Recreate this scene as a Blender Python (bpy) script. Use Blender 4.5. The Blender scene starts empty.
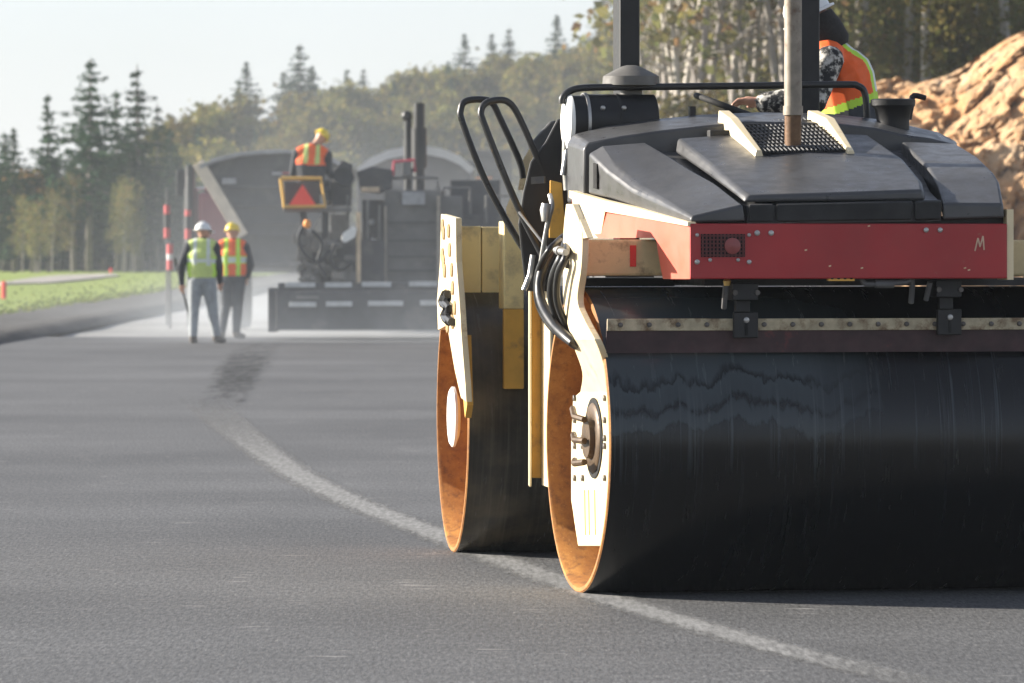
import bpy, bmesh, math, random
import numpy as np
from mathutils import Vector, Matrix, noise as mnoise

random.seed(7); rng = np.random.default_rng(11)
R = math.radians
S = bpy.context.scene
COL = S.collection
F = 5689.0; HZ = 240.0; EYE = 1.5          # focal length in px, horizon row, eye height

# ------------------------------------------------------------------ helpers
def ray(x, y):
    return Vector(((x - 512) / F, 1.0, -(y - HZ) / F))
def W(x, y, Y):                             # world point seen at a pixel at distance Y
    d = ray(x, y); return Vector((d.x * Y, Y, EYE + d.z * Y))
def G(x, y):                                # ground point
    Y = EYE * F / (y - HZ); return Vector(((x - 512) / F * Y, Y, 0))

class Frame:
    def __init__(s, px, Y, th):
        s.P = Vector(((px - 512) / F * Y, Y, 0)); s.th = R(th)
        s.u = Vector((math.cos(s.th), math.sin(s.th), 0)); s.v = Vector((-math.sin(s.th), math.cos(s.th), 0))
        s.M = Matrix.Translation(s.P) @ Matrix.Rotation(s.th, 4, 'Z')
    def at(s, x, y, v=None, u=None):
        d = ray(x, y); n = s.v if u is None else s.u; k = v if u is None else u
        C = Vector((0, 0, EYE)) - s.P
        t = (k - C.dot(n)) / d.dot(n)
        q = C + d * t
        return Vector((q.dot(s.u), q.dot(s.v), q.z))
FR = Frame(577, 24.2, 11.4)                 # front unit of the roller
RR = Frame(452, 27.35, 7.3)                 # rear unit
R2F = FR.M.inverted() @ RR.M                # rear coords -> front (root) coords
def A(x, y, v): return FR.at(x, y, v=v)
def U(x, y, u): return FR.at(x, y, u=u)
def B(x, y, v): return R2F @ RR.at(x, y, v=v)
def BU(x, y, u): return R2F @ RR.at(x, y, u=u)
def AW(x, y, Y): return FR.M.inverted() @ W(x, y, Y)

class MB:
    def __init__(s): s.bm = bmesh.new()
    def loft(s, rings, cap=True, closed=True):
        vs = [[s.bm.verts.new(p) for p in r] for r in rings]
        n = len(vs[0])
        for a, b in zip(vs, vs[1:]):
            for i in range(n if closed else n - 1):
                j = (i + 1) % n
                try: s.bm.faces.new((a[i], a[j], b[j], b[i]))
                except ValueError: pass
        if cap and n > 2:
            s.bm.faces.new(vs[0][::-1]); s.bm.faces.new(vs[-1])
        return s
    def prism(s, pts, ext):
        ext = Vector(ext); return s.loft([[Vector(p) for p in pts], [Vector(p) + ext for p in pts]])
    def box(s, a, b):
        (x0, y0, z0), (x1, y1, z1) = a, b
        return s.loft([[(x0, y0, z0), (x1, y0, z0), (x1, y1, z0), (x0, y1, z0)],
                       [(x0, y0, z1), (x1, y0, z1), (x1, y1, z1), (x0, y1, z1)]])
    def obox(s, c, ax, ay, az):              # oriented box: centre + half axes
        c = Vector(c); ax = Vector(ax); ay = Vector(ay); az = Vector(az)
        q = [(-1, -1), (1, -1), (1, 1), (-1, 1)]
        return s.loft([[c + ax * i + ay * j + az * k for i, j in q] for k in (-1, 1)])
    def tube(s, path, r, n=10, cap=True, round_=0):
        P = [Vector(p) for p in path]
        if round_:
            P = smooth_path(P, round_)
        rs = r if isinstance(r, (list, tuple)) else [r] * len(P)
        if len(rs) != len(P):
            rs = [rs[0] + (rs[-1] - rs[0]) * i / (len(P) - 1) for i in range(len(P))]
        t0 = (P[1] - P[0]).normalized()
        up = Vector((0, 0, 1)) if abs(t0.z) < .9 else Vector((1, 0, 0))
        a = t0.cross(up).normalized(); rings = []
        for i, p in enumerate(P):
            t = (P[min(i + 1, len(P) - 1)] - P[max(i - 1, 0)])
            if t.length < 1e-9: t = t0
            t.normalize()
            a = (a - t * a.dot(t)).normalized(); b = t.cross(a)
            rings.append([p + (a * math.cos(2 * math.pi * k / n) + b * math.sin(2 * math.pi * k / n)) * rs[i] for k in range(n)])
        return s.loft(rings, cap)
    def lathe(s, c, axis, prof, n=32, cap=True, side=None, k=1.0):   # prof: (distance along axis, radius)
        c = Vector(c); t = Vector(axis).normalized()
        if side is None:
            side = t.cross(Vector((0, 0, 1))) if abs(t.z) < .9 else Vector((1, 0, 0))
        a = (Vector(side) - t * Vector(side).dot(t)).normalized(); b = t.cross(a)
        return s.loft([[c + t * h + (a * math.cos(2 * math.pi * i / n) * k + b * math.sin(2 * math.pi * i / n)) * r for i in range(n)] for h, r in prof], cap)
    def ball(s, c, r, n=12, sc=(1, 1, 1)):
        m = 6; c = Vector(c)
        rings = []
        for j in range(1, m):
            ph = math.pi * j / m
            rings.append([c + Vector((math.sin(ph) * math.cos(2 * math.pi * i / n) * sc[0], math.sin(ph) * math.sin(2 * math.pi * i / n) * sc[1], -math.cos(ph) * sc[2])) * r for i in range(n)])
        return s.loft(rings)
    def build(s, name, mat, parent=None, smooth=False, bevel=0, origin=None, seg=2):
        bmesh.ops.recalc_face_normals(s.bm, faces=s.bm.faces)
        if origin is not None:
            bmesh.ops.translate(s.bm, verts=s.bm.verts, vec=-Vector(origin))
        me = bpy.data.meshes.new(name); s.bm.to_mesh(me); s.bm.free()
        me.materials.append(mat)
        o = bpy.data.objects.new(name, me); COL.objects.link(o)
        if parent: o.parent = parent
        elif origin is not None: o.location = origin
        if smooth:
            me.shade_smooth()
            try: me.set_sharp_from_angle(angle=R(24 if name.startswith('hood') else 40))
            except Exception: pass
        if bevel:
            b = o.modifiers.new('Bevel', 'BEVEL'); b.width = bevel; b.segments = seg; b.limit_method = 'ANGLE'; b.angle_limit = R(30)
        return o

def smooth_path(P, k):
    out = []
    n = len(P)
    for i in range(n - 1):
        p0, p1, p2, p3 = P[max(i - 1, 0)], P[i], P[i + 1], P[min(i + 2, n - 1)]
        for j in range(k):
            t = j / k
            out.append(0.5 * ((2 * p1) + (p2 - p0) * t + (2 * p0 - 5 * p1 + 4 * p2 - p3) * t * t + (3 * p1 - p0 - 3 * p2 + p3) * t ** 3))
    out.append(P[-1]); return out

def empty(name, loc, label, cat, group=None, rz=0):
    o = bpy.data.objects.new(name, None); COL.objects.link(o); o.location = loc; o.rotation_euler.z = rz
    o.empty_display_size = .2
    return tag(o, label, cat, group)
def tag(o, label, cat, group=None):
    o['label'] = label; o['category'] = cat
    if group: o['group'] = group
    return o
def struct(o, kind='structure'):
    o['kind'] = kind; return o
def mesh_obj(name, verts, faces, mat, parent=None, smooth=False):
    me = bpy.data.meshes.new(name); me.from_pydata(verts, [], faces); me.materials.append(mat)
    if smooth: me.shade_smooth()
    o = bpy.data.objects.new(name, me); COL.objects.link(o)
    if parent: o.parent = parent
    return o

# ------------------------------------------------------------------ materials
def new_mat(name):
    m = bpy.data.materials.new(name); m.use_nodes = True
    nt = m.node_tree; nt.nodes.clear()
    out = nt.nodes.new('ShaderNodeOutputMaterial')
    return m, nt, out
def nd(nt, t, **k):
    n = nt.nodes.new(t)
    for a, b in k.items(): setattr(n, a, b)
    return n
def noise(nt, vec, scale, detail=4, rough=.55, stretch=None):
    if stretch:
        mp = nd(nt, 'ShaderNodeMapping'); mp.inputs['Scale'].default_value = stretch
        nt.links.new(vec, mp.inputs['Vector']); vec = mp.outputs['Vector']
    n = nd(nt, 'ShaderNodeTexNoise'); n.inputs['Scale'].default_value = scale; n.inputs['Detail'].default_value = detail
    n.inputs['Roughness'].default_value = rough
    nt.links.new(vec, n.inputs['Vector']); return n.outputs['Fac']
def ramp(nt, fac, stops):
    r = nd(nt, 'ShaderNodeValToRGB'); e = r.color_ramp.elements
    while len(e) < len(stops): e.new(.5)
    for i, (p, c) in enumerate(stops):
        e[i].position = p; e[i].color = (*c, 1) if len(c) == 3 else c
    nt.links.new(fac, r.inputs['Fac']); return r.outputs['Color']
def mix(nt, fac, a, b, mode='MIX'):
    n = nd(nt, 'ShaderNodeMix', data_type='RGBA', blend_type=mode)
    if isinstance(fac, (int, float)): n.inputs[0].default_value = fac
    else: nt.links.new(fac, n.inputs[0])
    for s_, i in ((a, 6), (b, 7)):
        if isinstance(s_, tuple): n.inputs[i].default_value = (*s_, 1)
        else: nt.links.new(s_, n.inputs[i])
    return n.outputs[2]
def g(v): return (v, v, v)
def M(name, col, rough=.5, metal=0, var=.25, scale=6, dirt=None, damt=.5, dscale=5, bump=0, bscale=60, stretch=None, spec=.5, coat=0):
    m, nt, out = new_mat(name)
    b = nd(nt, 'ShaderNodeBsdfPrincipled'); nt.links.new(b.outputs[0], out.inputs[0])
    tc = nd(nt, 'ShaderNodeTexCoord').outputs['Object']
    f = noise(nt, tc, scale, 5, .6, stretch)
    c = ramp(nt, f, [(.3, tuple(v * (1 - var) for v in col)), (.7, tuple(min(1, v * (1 + var)) for v in col))])
    if dirt:
        df = noise(nt, tc, dscale, 8, .68)
        dm = ramp(nt, df, [(.62 - damt * .35, g(0)), (.72 - damt * .2, g(1))])
        c = mix(nt, dm, c, dirt)
    nt.links.new(c, b.inputs['Base Color'])
    rr = ramp(nt, noise(nt, tc, scale * 3, 4), [(.3, g(max(0, rough - .1))), (.7, g(min(1, rough + .12)))])
    nt.links.new(rr, b.inputs['Roughness'])
    b.inputs['Metallic'].default_value = metal; b.inputs['Specular IOR Level'].default_value = spec
    b.inputs['Coat Weight'].default_value = coat
    if bump:
        bn = nd(nt, 'ShaderNodeBump'); bn.inputs['Strength'].default_value = bump; bn.inputs['Distance'].default_value = .01
        nt.links.new(noise(nt, tc, bscale, 3), bn.inputs['Height']); nt.links.new(bn.outputs[0], b.inputs['Normal'])
    return m

DUST = (.33, .27, .19)
m_cream = M('cream_paint', (.72, .60, .38), .45, var=.1, dirt=(.40, .24, .09), damt=.15, dscale=7, bump=.05)
m_cream2 = M('cream_paint_clean', (.74, .62, .40), .45, var=.08, scale=4, dirt=(.33, .2, .08), damt=.02, dscale=9)
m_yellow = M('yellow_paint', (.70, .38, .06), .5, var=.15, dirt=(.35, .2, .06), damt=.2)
m_tan = M('pale_yellow_paint', (.84, .67, .31), .6, var=.12, scale=3, dirt=(.45, .36, .2), damt=.35, dscale=4)
m_beam = M('dusty_beam_paint', (.76, .58, .30), .6, var=.15, dirt=(.35, .24, .13), damt=.3, dscale=6)
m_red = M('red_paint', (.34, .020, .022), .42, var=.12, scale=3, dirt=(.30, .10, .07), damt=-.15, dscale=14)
m_redside = M('red_paint_sunlit_copy', (.60, .12, .07), .5, var=.1, scale=3)  # lit copy of the red paint: sunlight on the side put into the colour
m_plastic = M('grey_black_hood_plastic', (.062, .062, .063), .36, var=.2, scale=5, dirt=(.075, .07, .062), damt=-.02, dscale=8, bump=.05, bscale=250)
m_black = M('black_paint', (.007, .007, .0075), .5, var=.3, dirt=(.024, .021, .018), damt=-.05, dscale=9)
m_matte = M('matte_black_rubber_and_lip_shade', (.02, .02, .02), .75, var=.3)
m_hose = M('hose_rubber', (.014, .014, .014), .4, var=.2)
m_rail = M('black_rail_paint', (.02, .02, .02), .35, var=.3, dirt=(.16, .1, .05), damt=-.1, dscale=16)
m_steel = M('bare_steel', (.42, .41, .39), .4, .8, var=.2)
m_rustpipe = M('weathered_exhaust_steel', (.25, .215, .17), .55, .3, var=.25, scale=14, dirt=(.13, .08, .05), damt=.25, dscale=9)
m_rustbase = M('rusty_exhaust_base', (.14, .075, .035), .7, .2, var=.4, scale=18, dirt=(.28, .2, .12), damt=.1, dscale=14)
m_scrape = M('scraper_bar_paint', (.42, .36, .24), .6, var=.25, scale=20, dirt=(.16, .10, .05), damt=.35, dscale=14)
m_scrub = M('scraper_rubber', (.045, .022, .024), .6, var=.4, scale=10, dirt=(.16, .03, .03), damt=.05, dscale=5)
m_bolt = M('bolt_steel', (.12, .11, .1), .45, .7, var=.3)
m_hole = M('black_void', (.006, .006, .006), .9, var=.1)
m_grey = M('grey_grimy_steel', (.085, .085, .085), .6, var=.3, scale=6, dirt=(.16, .15, .13), damt=.2)
m_cap = M('air_cap_plastic', (.11, .105, .095), .6, var=.2, scale=10)
m_white = M('white_paint', (.75, .74, .70), .5, var=.08)
m_redplas = M('red_reflector', (.75, .03, .02), .35, var=.1)
m_orng = M('orange_enamel', (.8, .28, .03), .5, var=.1)

def rust_mat():
    m, nt, out = new_mat('rusty_drum_inside')
    b = nd(nt, 'ShaderNodeBsdfPrincipled'); nt.links.new(b.outputs[0], out.inputs[0])
    tc = nd(nt, 'ShaderNodeTexCoord').outputs['Object']
    c = ramp(nt, noise(nt, tc, 5, 8, .7), [(.3, (.20, .075, .018)), (.5, (.36, .15, .03)), (.7, (.50, .24, .055))])
    c = mix(nt, ramp(nt, noise(nt, tc, 26, 6, .7), [(.5, g(0)), (.68, g(.8))]), c, (.15, .06, .02))
    c = mix(nt, ramp(nt, noise(nt, tc, 90, 3, .6), [(.62, g(0)), (.75, g(.5))]), c, (.6, .36, .12))
    nt.links.new(c, b.inputs['Base Color']); b.inputs['Roughness'].default_value = .7
    bn = nd(nt, 'ShaderNodeBump'); bn.inputs['Strength'].default_value = .3; bn.inputs['Distance'].default_value = .004
    nt.links.new(noise(nt, tc, 60, 4), bn.inputs['Height']); nt.links.new(bn.outputs[0], b.inputs['Normal'])
    return m
m_rust = rust_mat()

def drum_mat(name, base, wet):
    """dark rolled steel, bitumen film, run-down streaks; local x is the drum axis"""
    m, nt, out = new_mat(name)
    b = nd(nt, 'ShaderNodeBsdfPrincipled'); nt.links.new(b.outputs[0], out.inputs[0])
    tc = nd(nt, 'ShaderNodeTexCoord').outputs['Object']
    st = noise(nt, tc, 1, 6, .7, (55, 1.2, 1.2))
    c = ramp(nt, st, [(.35, tuple(v * .6 for v in base)), (.55, base), (.75, tuple(v * 2.6 for v in base))])
    if wet:   # tide marks left by the sprinkler water: wavy dark lines at the edges of noise plateaus
        sx = nd(nt, 'ShaderNodeSeparateXYZ'); nt.links.new(tc, sx.inputs[0])
        def mth(op, p, q, r=None):
            n_ = nd(nt, 'ShaderNodeMath', operation=op)
            for i_, v_ in enumerate((p, q, r)):
                if v_ is None: continue
                if isinstance(v_, (int, float)): n_.inputs[i_].default_value = v_
                else: nt.links.new(v_, n_.inputs[i_])
            return n_.outputs[0]
        wav = noise(nt, tc, 1, 5, .62, (7, 1.2, 2.5)); big = noise(nt, tc, 1, 2, .5, (1.6, .6, .6))
        t_ = mth('ADD', sx.outputs[2], mth('MULTIPLY_ADD', wav, .30, mth('MULTIPLY', big, .30)))        # height with wavy offset (+.30 mean)
        zone = ramp(nt, mth('MULTIPLY_ADD', sx.outputs[0], .5, mth('MULTIPLY_ADD', wav, .2, -.1)), [(.40, g(1)), (.62, g(0))])
        lines = ramp(nt, t_, [(.385, g(0)), (.405, g(1)), (.425, g(.25)), (.475, g(0)), (.485, g(0)), (.505, g(1)), (.53, g(.3)), (.60, g(.0)), (.61, g(.9)), (.64, g(0))])
        film = ramp(nt, t_, [(.39, g(0)), (.42, g(1)), (.505, g(.55)), (.53, g(1))])
        c = mix(nt, mix(nt, 1.0, film, zone, 'MULTIPLY'), c, (.045, .056, .060))
        c = mix(nt, mix(nt, 1.0, lines, zone, 'MULTIPLY'), c, (.0022, .0022, .0022))
        stm = ramp(nt, noise(nt, tc, 1, 3, .6, (60, .8, .8)), [(.56, g(0)), (.68, g(.8))])
        sth = ramp(nt, mth('ADD', sx.outputs[2], mth('MULTIPLY', big, .3)), [(.0, g(0)), (.22, g(1)), (.40, g(1)), (.5, g(.3))])
        c = mix(nt, mix(nt, 1.0, stm, sth, 'MULTIPLY'), c, (.050, .060, .064))
    else:
        c = mix(nt, ramp(nt, noise(nt, tc, 2.5, 5, .6), [(.4, g(0)), (.7, g(.6))]), c, (.22, .17, .105))
    nt.links.new(c, b.inputs['Base Color'])
    rr = ramp(nt, noise(nt, tc, 3, 6, .65, (8, 1, 1)), [(.3, g(.17)), (.7, g(.30))])
    nt.links.new(rr, b.inputs['Roughness']); b.inputs['Metallic'].default_value = .0; b.inputs['Specular IOR Level'].default_value = .38
    bn = nd(nt, 'ShaderNodeBump'); bn.inputs['Strength'].default_value = .04; bn.inputs['Distance'].default_value = .002
    nt.links.new(noise(nt, tc, 4, 5, .6, (30, 3, 3)), bn.inputs['Height']); nt.links.new(bn.outputs[0], b.inputs['Normal'])
    return m
m_drumf = drum_mat('wet_drum_steel', (.0060, .0068, .0075), True)
m_drumr = drum_mat('dusty_drum_steel', (.040, .036, .028), False)

def asphalt_mat(name, lo, hi, fine=1.0):
    m, nt, out = new_mat(name)
    b = nd(nt, 'ShaderNodeBsdfPrincipled'); nt.links.new(b.outputs[0], out.inputs[0])
    tc = nd(nt, 'ShaderNodeTexCoord').outputs['Object']
    c = ramp(nt, noise(nt, tc, 1, 5, .8, (60, 8, 60)), [(.32, tuple(v * .55 for v in lo)), (.5, tuple((a + b_) / 2 for a, b_ in zip(lo, hi))), (.68, tuple(v * 1.35 for v in hi))])
    big = noise(nt, tc, .55, 5, .6, (.6, .35, 1))
    c = mix(nt, 1.0, c, ramp(nt, big, [(.3, g(.78)), (.7, g(1.18))]), 'MULTIPLY')
    cross = noise(nt, tc, 1.0, 3, .5, (.12, .5, 1))
    c = mix(nt, 1.0, c, ramp(nt, cross, [(.35, g(.86)), (.65, g(1.1))]), 'MULTIPLY')
    spk = noise(nt, tc, 1, 2, .5, (80, 8, 80))
    c = mix(nt, ramp(nt, spk, [(.66, g(0)), (.74, g(.45 * fine))]), c, (.30, .29, .27))
    scr = noise(nt, tc, 3, 3, .5, (1, .25, 1)); ss = noise(nt, tc, 30, 3, .6, (.12, .45, 1))
    sm = mix(nt, 1.0, ramp(nt, scr, [(.56, g(0)), (.66, g(1))]), ramp(nt, ss, [(.58, g(0)), (.66, g(.6))]), 'MULTIPLY')
    c = mix(nt, sm, c, (.3, .29, .28))
    nt.links.new(c, b.inputs['Base Color']); b.inputs['Roughness'].default_value = .72; b.inputs['Specular IOR Level'].default_value = .35
    bn = nd(nt, 'ShaderNodeBump'); bn.inputs['Strength'].default_value = .5; bn.inputs['Distance'].default_value = .006
    nt.links.new(noise(nt, tc, 1, 4, .7, (60, 9, 60)), bn.inputs['Height']); nt.links.new(bn.outputs[0], b.inputs['Normal'])
    return m
m_asph = asphalt_mat('fresh_asphalt', (.058, .0585, .059), (.117, .1185, .1195))
m_base = asphalt_mat('milled_base', (.16, .16, .155), (.30, .30, .29))

def fringe_mat(name, col, amt, edge=.35, sc=18, stretch=(26, 3, 26), lo=.6, hi=1.45):
    """thin deposit on the road whose rim breaks up; UV.x runs across the strip"""
    m, nt, out = new_mat(name)
    b = nd(nt, 'ShaderNodeBsdfPrincipled'); tr = nd(nt, 'ShaderNodeBsdfTransparent'); ms = nd(nt, 'ShaderNodeMixShader')
    t = nd(nt, 'ShaderNodeTexCoord'); sx = nd(nt, 'ShaderNodeSeparateXYZ'); nt.links.new(t.outputs['UV'], sx.inputs[0])
    def tri(o):
        a = nd(nt, 'ShaderNodeMath', operation='PINGPONG'); a.inputs[1].default_value = .5
        nt.links.new(o, a.inputs[0]); return a.outputs[0]
    mn = nd(nt, 'ShaderNodeMath', operation='MINIMUM'); nt.links.new(tri(sx.outputs[0]), mn.inputs[0]); nt.links.new(tri(sx.outputs[1]), mn.inputs[1])
    e = ramp(nt, mn.outputs[0], [(0, g(0)), (edge, g(1))])
    n = noise(nt, t.outputs['Object'], sc, 6, .75, stretch)
    ad = nd(nt, 'ShaderNodeMath', operation='MULTIPLY_ADD'); ad.inputs[1].default_value = 1.0
    nt.links.new(e, ad.inputs[0]); nt.links.new(n, ad.inputs[2])
    k = ramp(nt, ad.outputs[0], [(.62, g(0)), (1.0, g(amt))]) if False else None
    mr = nd(nt, 'ShaderNodeMapRange'); mr.inputs['From Min'].default_value = lo; mr.inputs['From Max'].default_value = hi; mr.inputs['To Max'].default_value = amt
    nt.links.new(ad.outputs[0], mr.inputs[0])
    c = ramp(nt, noise(nt, t.outputs['Object'], 1, 4, .75, (42, 4.5, 42)), [(.3, tuple(v * .5 for v in col)), (.7, tuple(v * 1.5 for v in col))])
    nt.links.new(c, b.inputs['Base Color']); b.inputs['Roughness'].default_value = .8
    nt.links.new(mr.outputs[0], ms.inputs[0]); nt.links.new(tr.outputs[0], ms.inputs[1]); nt.links.new(b.outputs[0], ms.inputs[2])
    nt.links.new(ms.outputs[0], out.inputs[0]); return m
m_joint = fringe_mat('joint_dust', (.185, .185, .18), .95, .5, 1, (26, 3, 26), .56, 1.15)
m_spill = fringe_mat('loose_black_mix', (.012, .012, .012), .95, .9, 1, (7, .8, 4), .60, 1.05)

def ground_mat(name, stops, scale, bump=.5, bscale=8, rough=.9, second=None):
    m, nt, out = new_mat(name)
    b = nd(nt, 'ShaderNodeBsdfPrincipled'); nt.links.new(b.outputs[0], out.inputs[0])
    tc = nd(nt, 'ShaderNodeTexCoord').outputs['Object']
    c = ramp(nt, noise(nt, tc, scale, 8, .65), stops)
    if second: c = mix(nt, ramp(nt, noise(nt, tc, second[1], 6, .6), [(.45, g(0)), (.6, g(1))]), c, second[0])
    nt.links.new(c, b.inputs['Base Color']); b.inputs['Roughness'].default_value = rough; b.inputs['Specular IOR Level'].default_value = .2
    bn = nd(nt, 'ShaderNodeBump'); bn.inputs['Strength'].default_value = bump; bn.inputs['Distance'].default_value = .1
    nt.links.new(noise(nt, tc, bscale, 6, .7), bn.inputs['Height']); nt.links.new(bn.outputs[0], b.inputs['Normal'])
    return m
m_earth = ground_mat('earth', [(.3, (.10, .08, .05)), (.7, (.2, .16, .1))], .4)
m_grass = ground_mat('mown_grass', [(.3, (.16, .22, .035)), (.55, (.22, .28, .05)), (.75, (.28, .32, .07))], .6, .6, 12)
m_shoulder = ground_mat('dark_shoulder_gravel', [(.3, (.05, .048, .046)), (.7, (.12, .115, .11))], 2.5, .8, 6)
m_sand = ground_mat('pale_sand', [(.3, (.27, .25, .23)), (.7, (.38, .35, .32))], .5)
m_hill = ground_mat('scrubby_hillside', [(.3, (.06, .07, .025)), (.7, (.15, .14, .05))], .3)
m_forest = ground_mat('forest_floor', [(.3, (.10, .075, .04)), (.7, (.20, .16, .085))], .5, second=((.09, .11, .04), .25))

def rock_mat():
    m, nt, out = new_mat('blasted_rock')
    b = nd(nt, 'ShaderNodeBsdfPrincipled'); nt.links.new(b.outputs[0], out.inputs[0])
    tc = nd(nt, 'ShaderNodeTexCoord').outputs['Object']
    c = ramp(nt, noise(nt, tc, .55, 8, .65), [(.28, (.46, .22, .075)), (.45, (.54, .30, .13)), (.6, (.58, .38, .21)), (.75, (.55, .43, .28))])
    c = mix(nt, ramp(nt, noise(nt, tc, 1.1, 7, .75, (1, 1, .6)), [(.52, g(0)), (.64, g(.6))]), c, (.22, .11, .05))
    c = mix(nt, ramp(nt, noise(nt, tc, 2.0, 5, .7), [(.60, g(0)), (.66, g(.9))]), c, (.10, .065, .045))
    c = mix(nt, ramp(nt, noise(nt, tc, .8, 6, .7), [(.62, g(0)), (.70, g(.6))]), c, (.30, .27, .16))
    c = mix(nt, ramp(nt, noise(nt, tc, 2.6, 5, .7, (1, 1, .35)), [(.36, g(.9)), (.42, g(0))]), c, (.07, .045, .03))
    nt.links.new(c, b.inputs['Base Color']); b.inputs['Roughness'].default_value = .85
    bn = nd(nt, 'ShaderNodeBump'); bn.inputs['Strength'].default_value = .9; bn.inputs['Distance'].default_value = .15
    nt.links.new(noise(nt, tc, 3, 8, .7), bn.inputs['Height']); nt.links.new(bn.outputs[0], b.inputs['Normal'])
    return m
m_rock = rock_mat()

def leaf_mat(name, cols, trans=.3):
    m, nt, out = new_mat(name)
    ge = nd(nt, 'ShaderNodeNewGeometry'); oi = nd(nt, 'ShaderNodeObjectInfo')
    c = ramp(nt, ge.outputs['Random Per Island'], [(i / max(1, len(cols) - 1), c_) for i, c_ in enumerate(cols)])
    hs = nd(nt, 'ShaderNodeHueSaturation')
    h = nd(nt, 'ShaderNodeMapRange'); h.inputs['To Min'].default_value = .485; h.inputs['To Max'].default_value = .515
    v = nd(nt, 'ShaderNodeMapRange'); v.inputs['To Min'].default_value = .75; v.inputs['To Max'].default_value = 1.25
    nt.links.new(oi.outputs['Random'], h.inputs[0]); nt.links.new(oi.outputs['Random'], v.inputs[0])
    nt.links.new(h.outputs[0], hs.inputs['Hue']); nt.links.new(v.outputs[0], hs.inputs['Value']); nt.links.new(c, hs.inputs['Color'])
    d = nd(nt, 'ShaderNodeBsdfDiffuse'); t = nd(nt, 'ShaderNodeBsdfTranslucent'); ms = nd(nt, 'ShaderNodeMixShader'); ms.inputs[0].default_value = trans
    nt.links.new(hs.outputs[0], d.inputs[0]); nt.links.new(hs.outputs[0], t.inputs[0])
    nt.links.new(d.outputs[0], ms.inputs[1]); nt.links.new(t.outputs[0], ms.inputs[2]); nt.links.new(ms.outputs[0], out.inputs[0])
    return m
m_spruce = leaf_mat('spruce_needles', [(.018, .042, .022), (.032, .064, .032), (.052, .088, .042)], .2)
m_scrubleaf = leaf_mat('autumn_olive_leaves', [(.10, .10, .03), (.15, .14, .04), (.20, .15, .05), (.11, .125, .035)])
m_orleaf = leaf_mat('orange_autumn_leaves', [(.20, .13, .05), (.24, .13, .05), (.14, .12, .05)])
m_birchleaf = leaf_mat('yellow_green_leaves', [(.15, .17, .06), (.24, .21, .07), (.13, .155, .06), (.26, .15, .07)], .45)
m_bark = M('grey_bark', (.16, .14, .12), .9, var=.3, scale=4)
m_birch = M('pale_birch_bark', (.46, .42, .36), .8, var=.2, scale=5, dirt=(.08, .07, .06), damt=.1, dscale=4)
m_bark2 = M('brown_grey_bark', (.30, .27, .24), .9, var=.3, scale=4)

# person materials
m_skin = M('skin', (.52, .28, .19), .5, var=.06)
m_jack = M('dark_jacket', (.03, .033, .04), .85, var=.3, scale=14, bump=.3, bscale=20)
m_jeans = M('grey_blue_jeans', (.27, .29, .30), .85, var=.2, scale=12, bump=.3, bscale=20)
m_trou = M('dark_trousers', (.045, .05, .058), .85, var=.25, scale=12, bump=.3, bscale=20)
m_boot = M('boot_leather', (.10, .08, .06), .7, var=.3)
m_vorange = M('hi_vis_orange', (.85, .13, .02), .7, var=.1, scale=10)
m_vlime = M('hi_vis_lime', (.50, .78, .06), .7, var=.1, scale=10)
m_vyel = M('hi_vis_yellow_green', (.54, .64, .20), .7, var=.1, scale=10)
m_silver = M('reflective_tape', (.62, .66, .62), .4, var=.1)
m_hyel = M('yellow_hard_hat', (.78, .58, .05), .35, var=.05)
m_hwhite = M('white_hard_hat', (.74, .74, .72), .35, var=.05)
m_hair = M('dark_hair', (.02, .017, .015), .8, var=.3, scale=30)
def camo_mat():
    m, nt, out = new_mat('black_white_camouflage')
    b = nd(nt, 'ShaderNodeBsdfPrincipled'); nt.links.new(b.outputs[0], out.inputs[0])
    tc = nd(nt, 'ShaderNodeTexCoord').outputs['Object']
    c = ramp(nt, noise(nt, tc, 26, 3, .6), [(.44, (.02, .02, .022)), (.50, (.10, .095, .085)), (.56, (.45, .43, .38)), (.64, (.62, .60, .55))])
    nt.links.new(c, b.inputs['Base Color']); b.inputs['Roughness'].default_value = .85; return m
m_camo = camo_mat()

def quads(centers, sizes, nrm_bias=0.3, aspect=1.0):
    n = len(centers); c = np.asarray(centers)
    a = rng.normal(size=(n, 3)); a[:, 2] *= .6; a /= np.linalg.norm(a, axis=1)[:, None]
    b = rng.normal(size=(n, 3)); b -= (a * b).sum(1)[:, None] * a; b /= np.linalg.norm(b, axis=1)[:, None]
    s = np.asarray(sizes)[:, None]
    v = np.stack([c - a * s - b * s * aspect, c + a * s - b * s * aspect * .6, c + a * s * 1.1 + b * s * aspect, c - a * s * .7 + b * s * aspect], 1).reshape(-1, 3)
    f = np.arange(4 * n).reshape(-1, 4)
    return v.tolist(), f.tolist()
# ------------------------------------------------------------------ the setting
def sheet(name, pts, mat, z=0, kind='structure'):
    o = mesh_obj(name, [(p[0], p[1], z if len(p) < 3 else p[2]) for p in pts], [list(range(len(pts)))], mat)
    return struct(o, kind)
sheet('ground', [(-900, -60), (900, -60), (900, 1400), (-900, 1400)], m_earth, -.14)
rd = MB(); rd.box((-7.4, -30, -.12), (6.0, 88.2, 0)); struct(rd.build('road', m_asph))
sheet('road_base', [(-7.4, 70), (6, 70), (6, 260), (-7.4, 260)], m_base, -.06)

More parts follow.
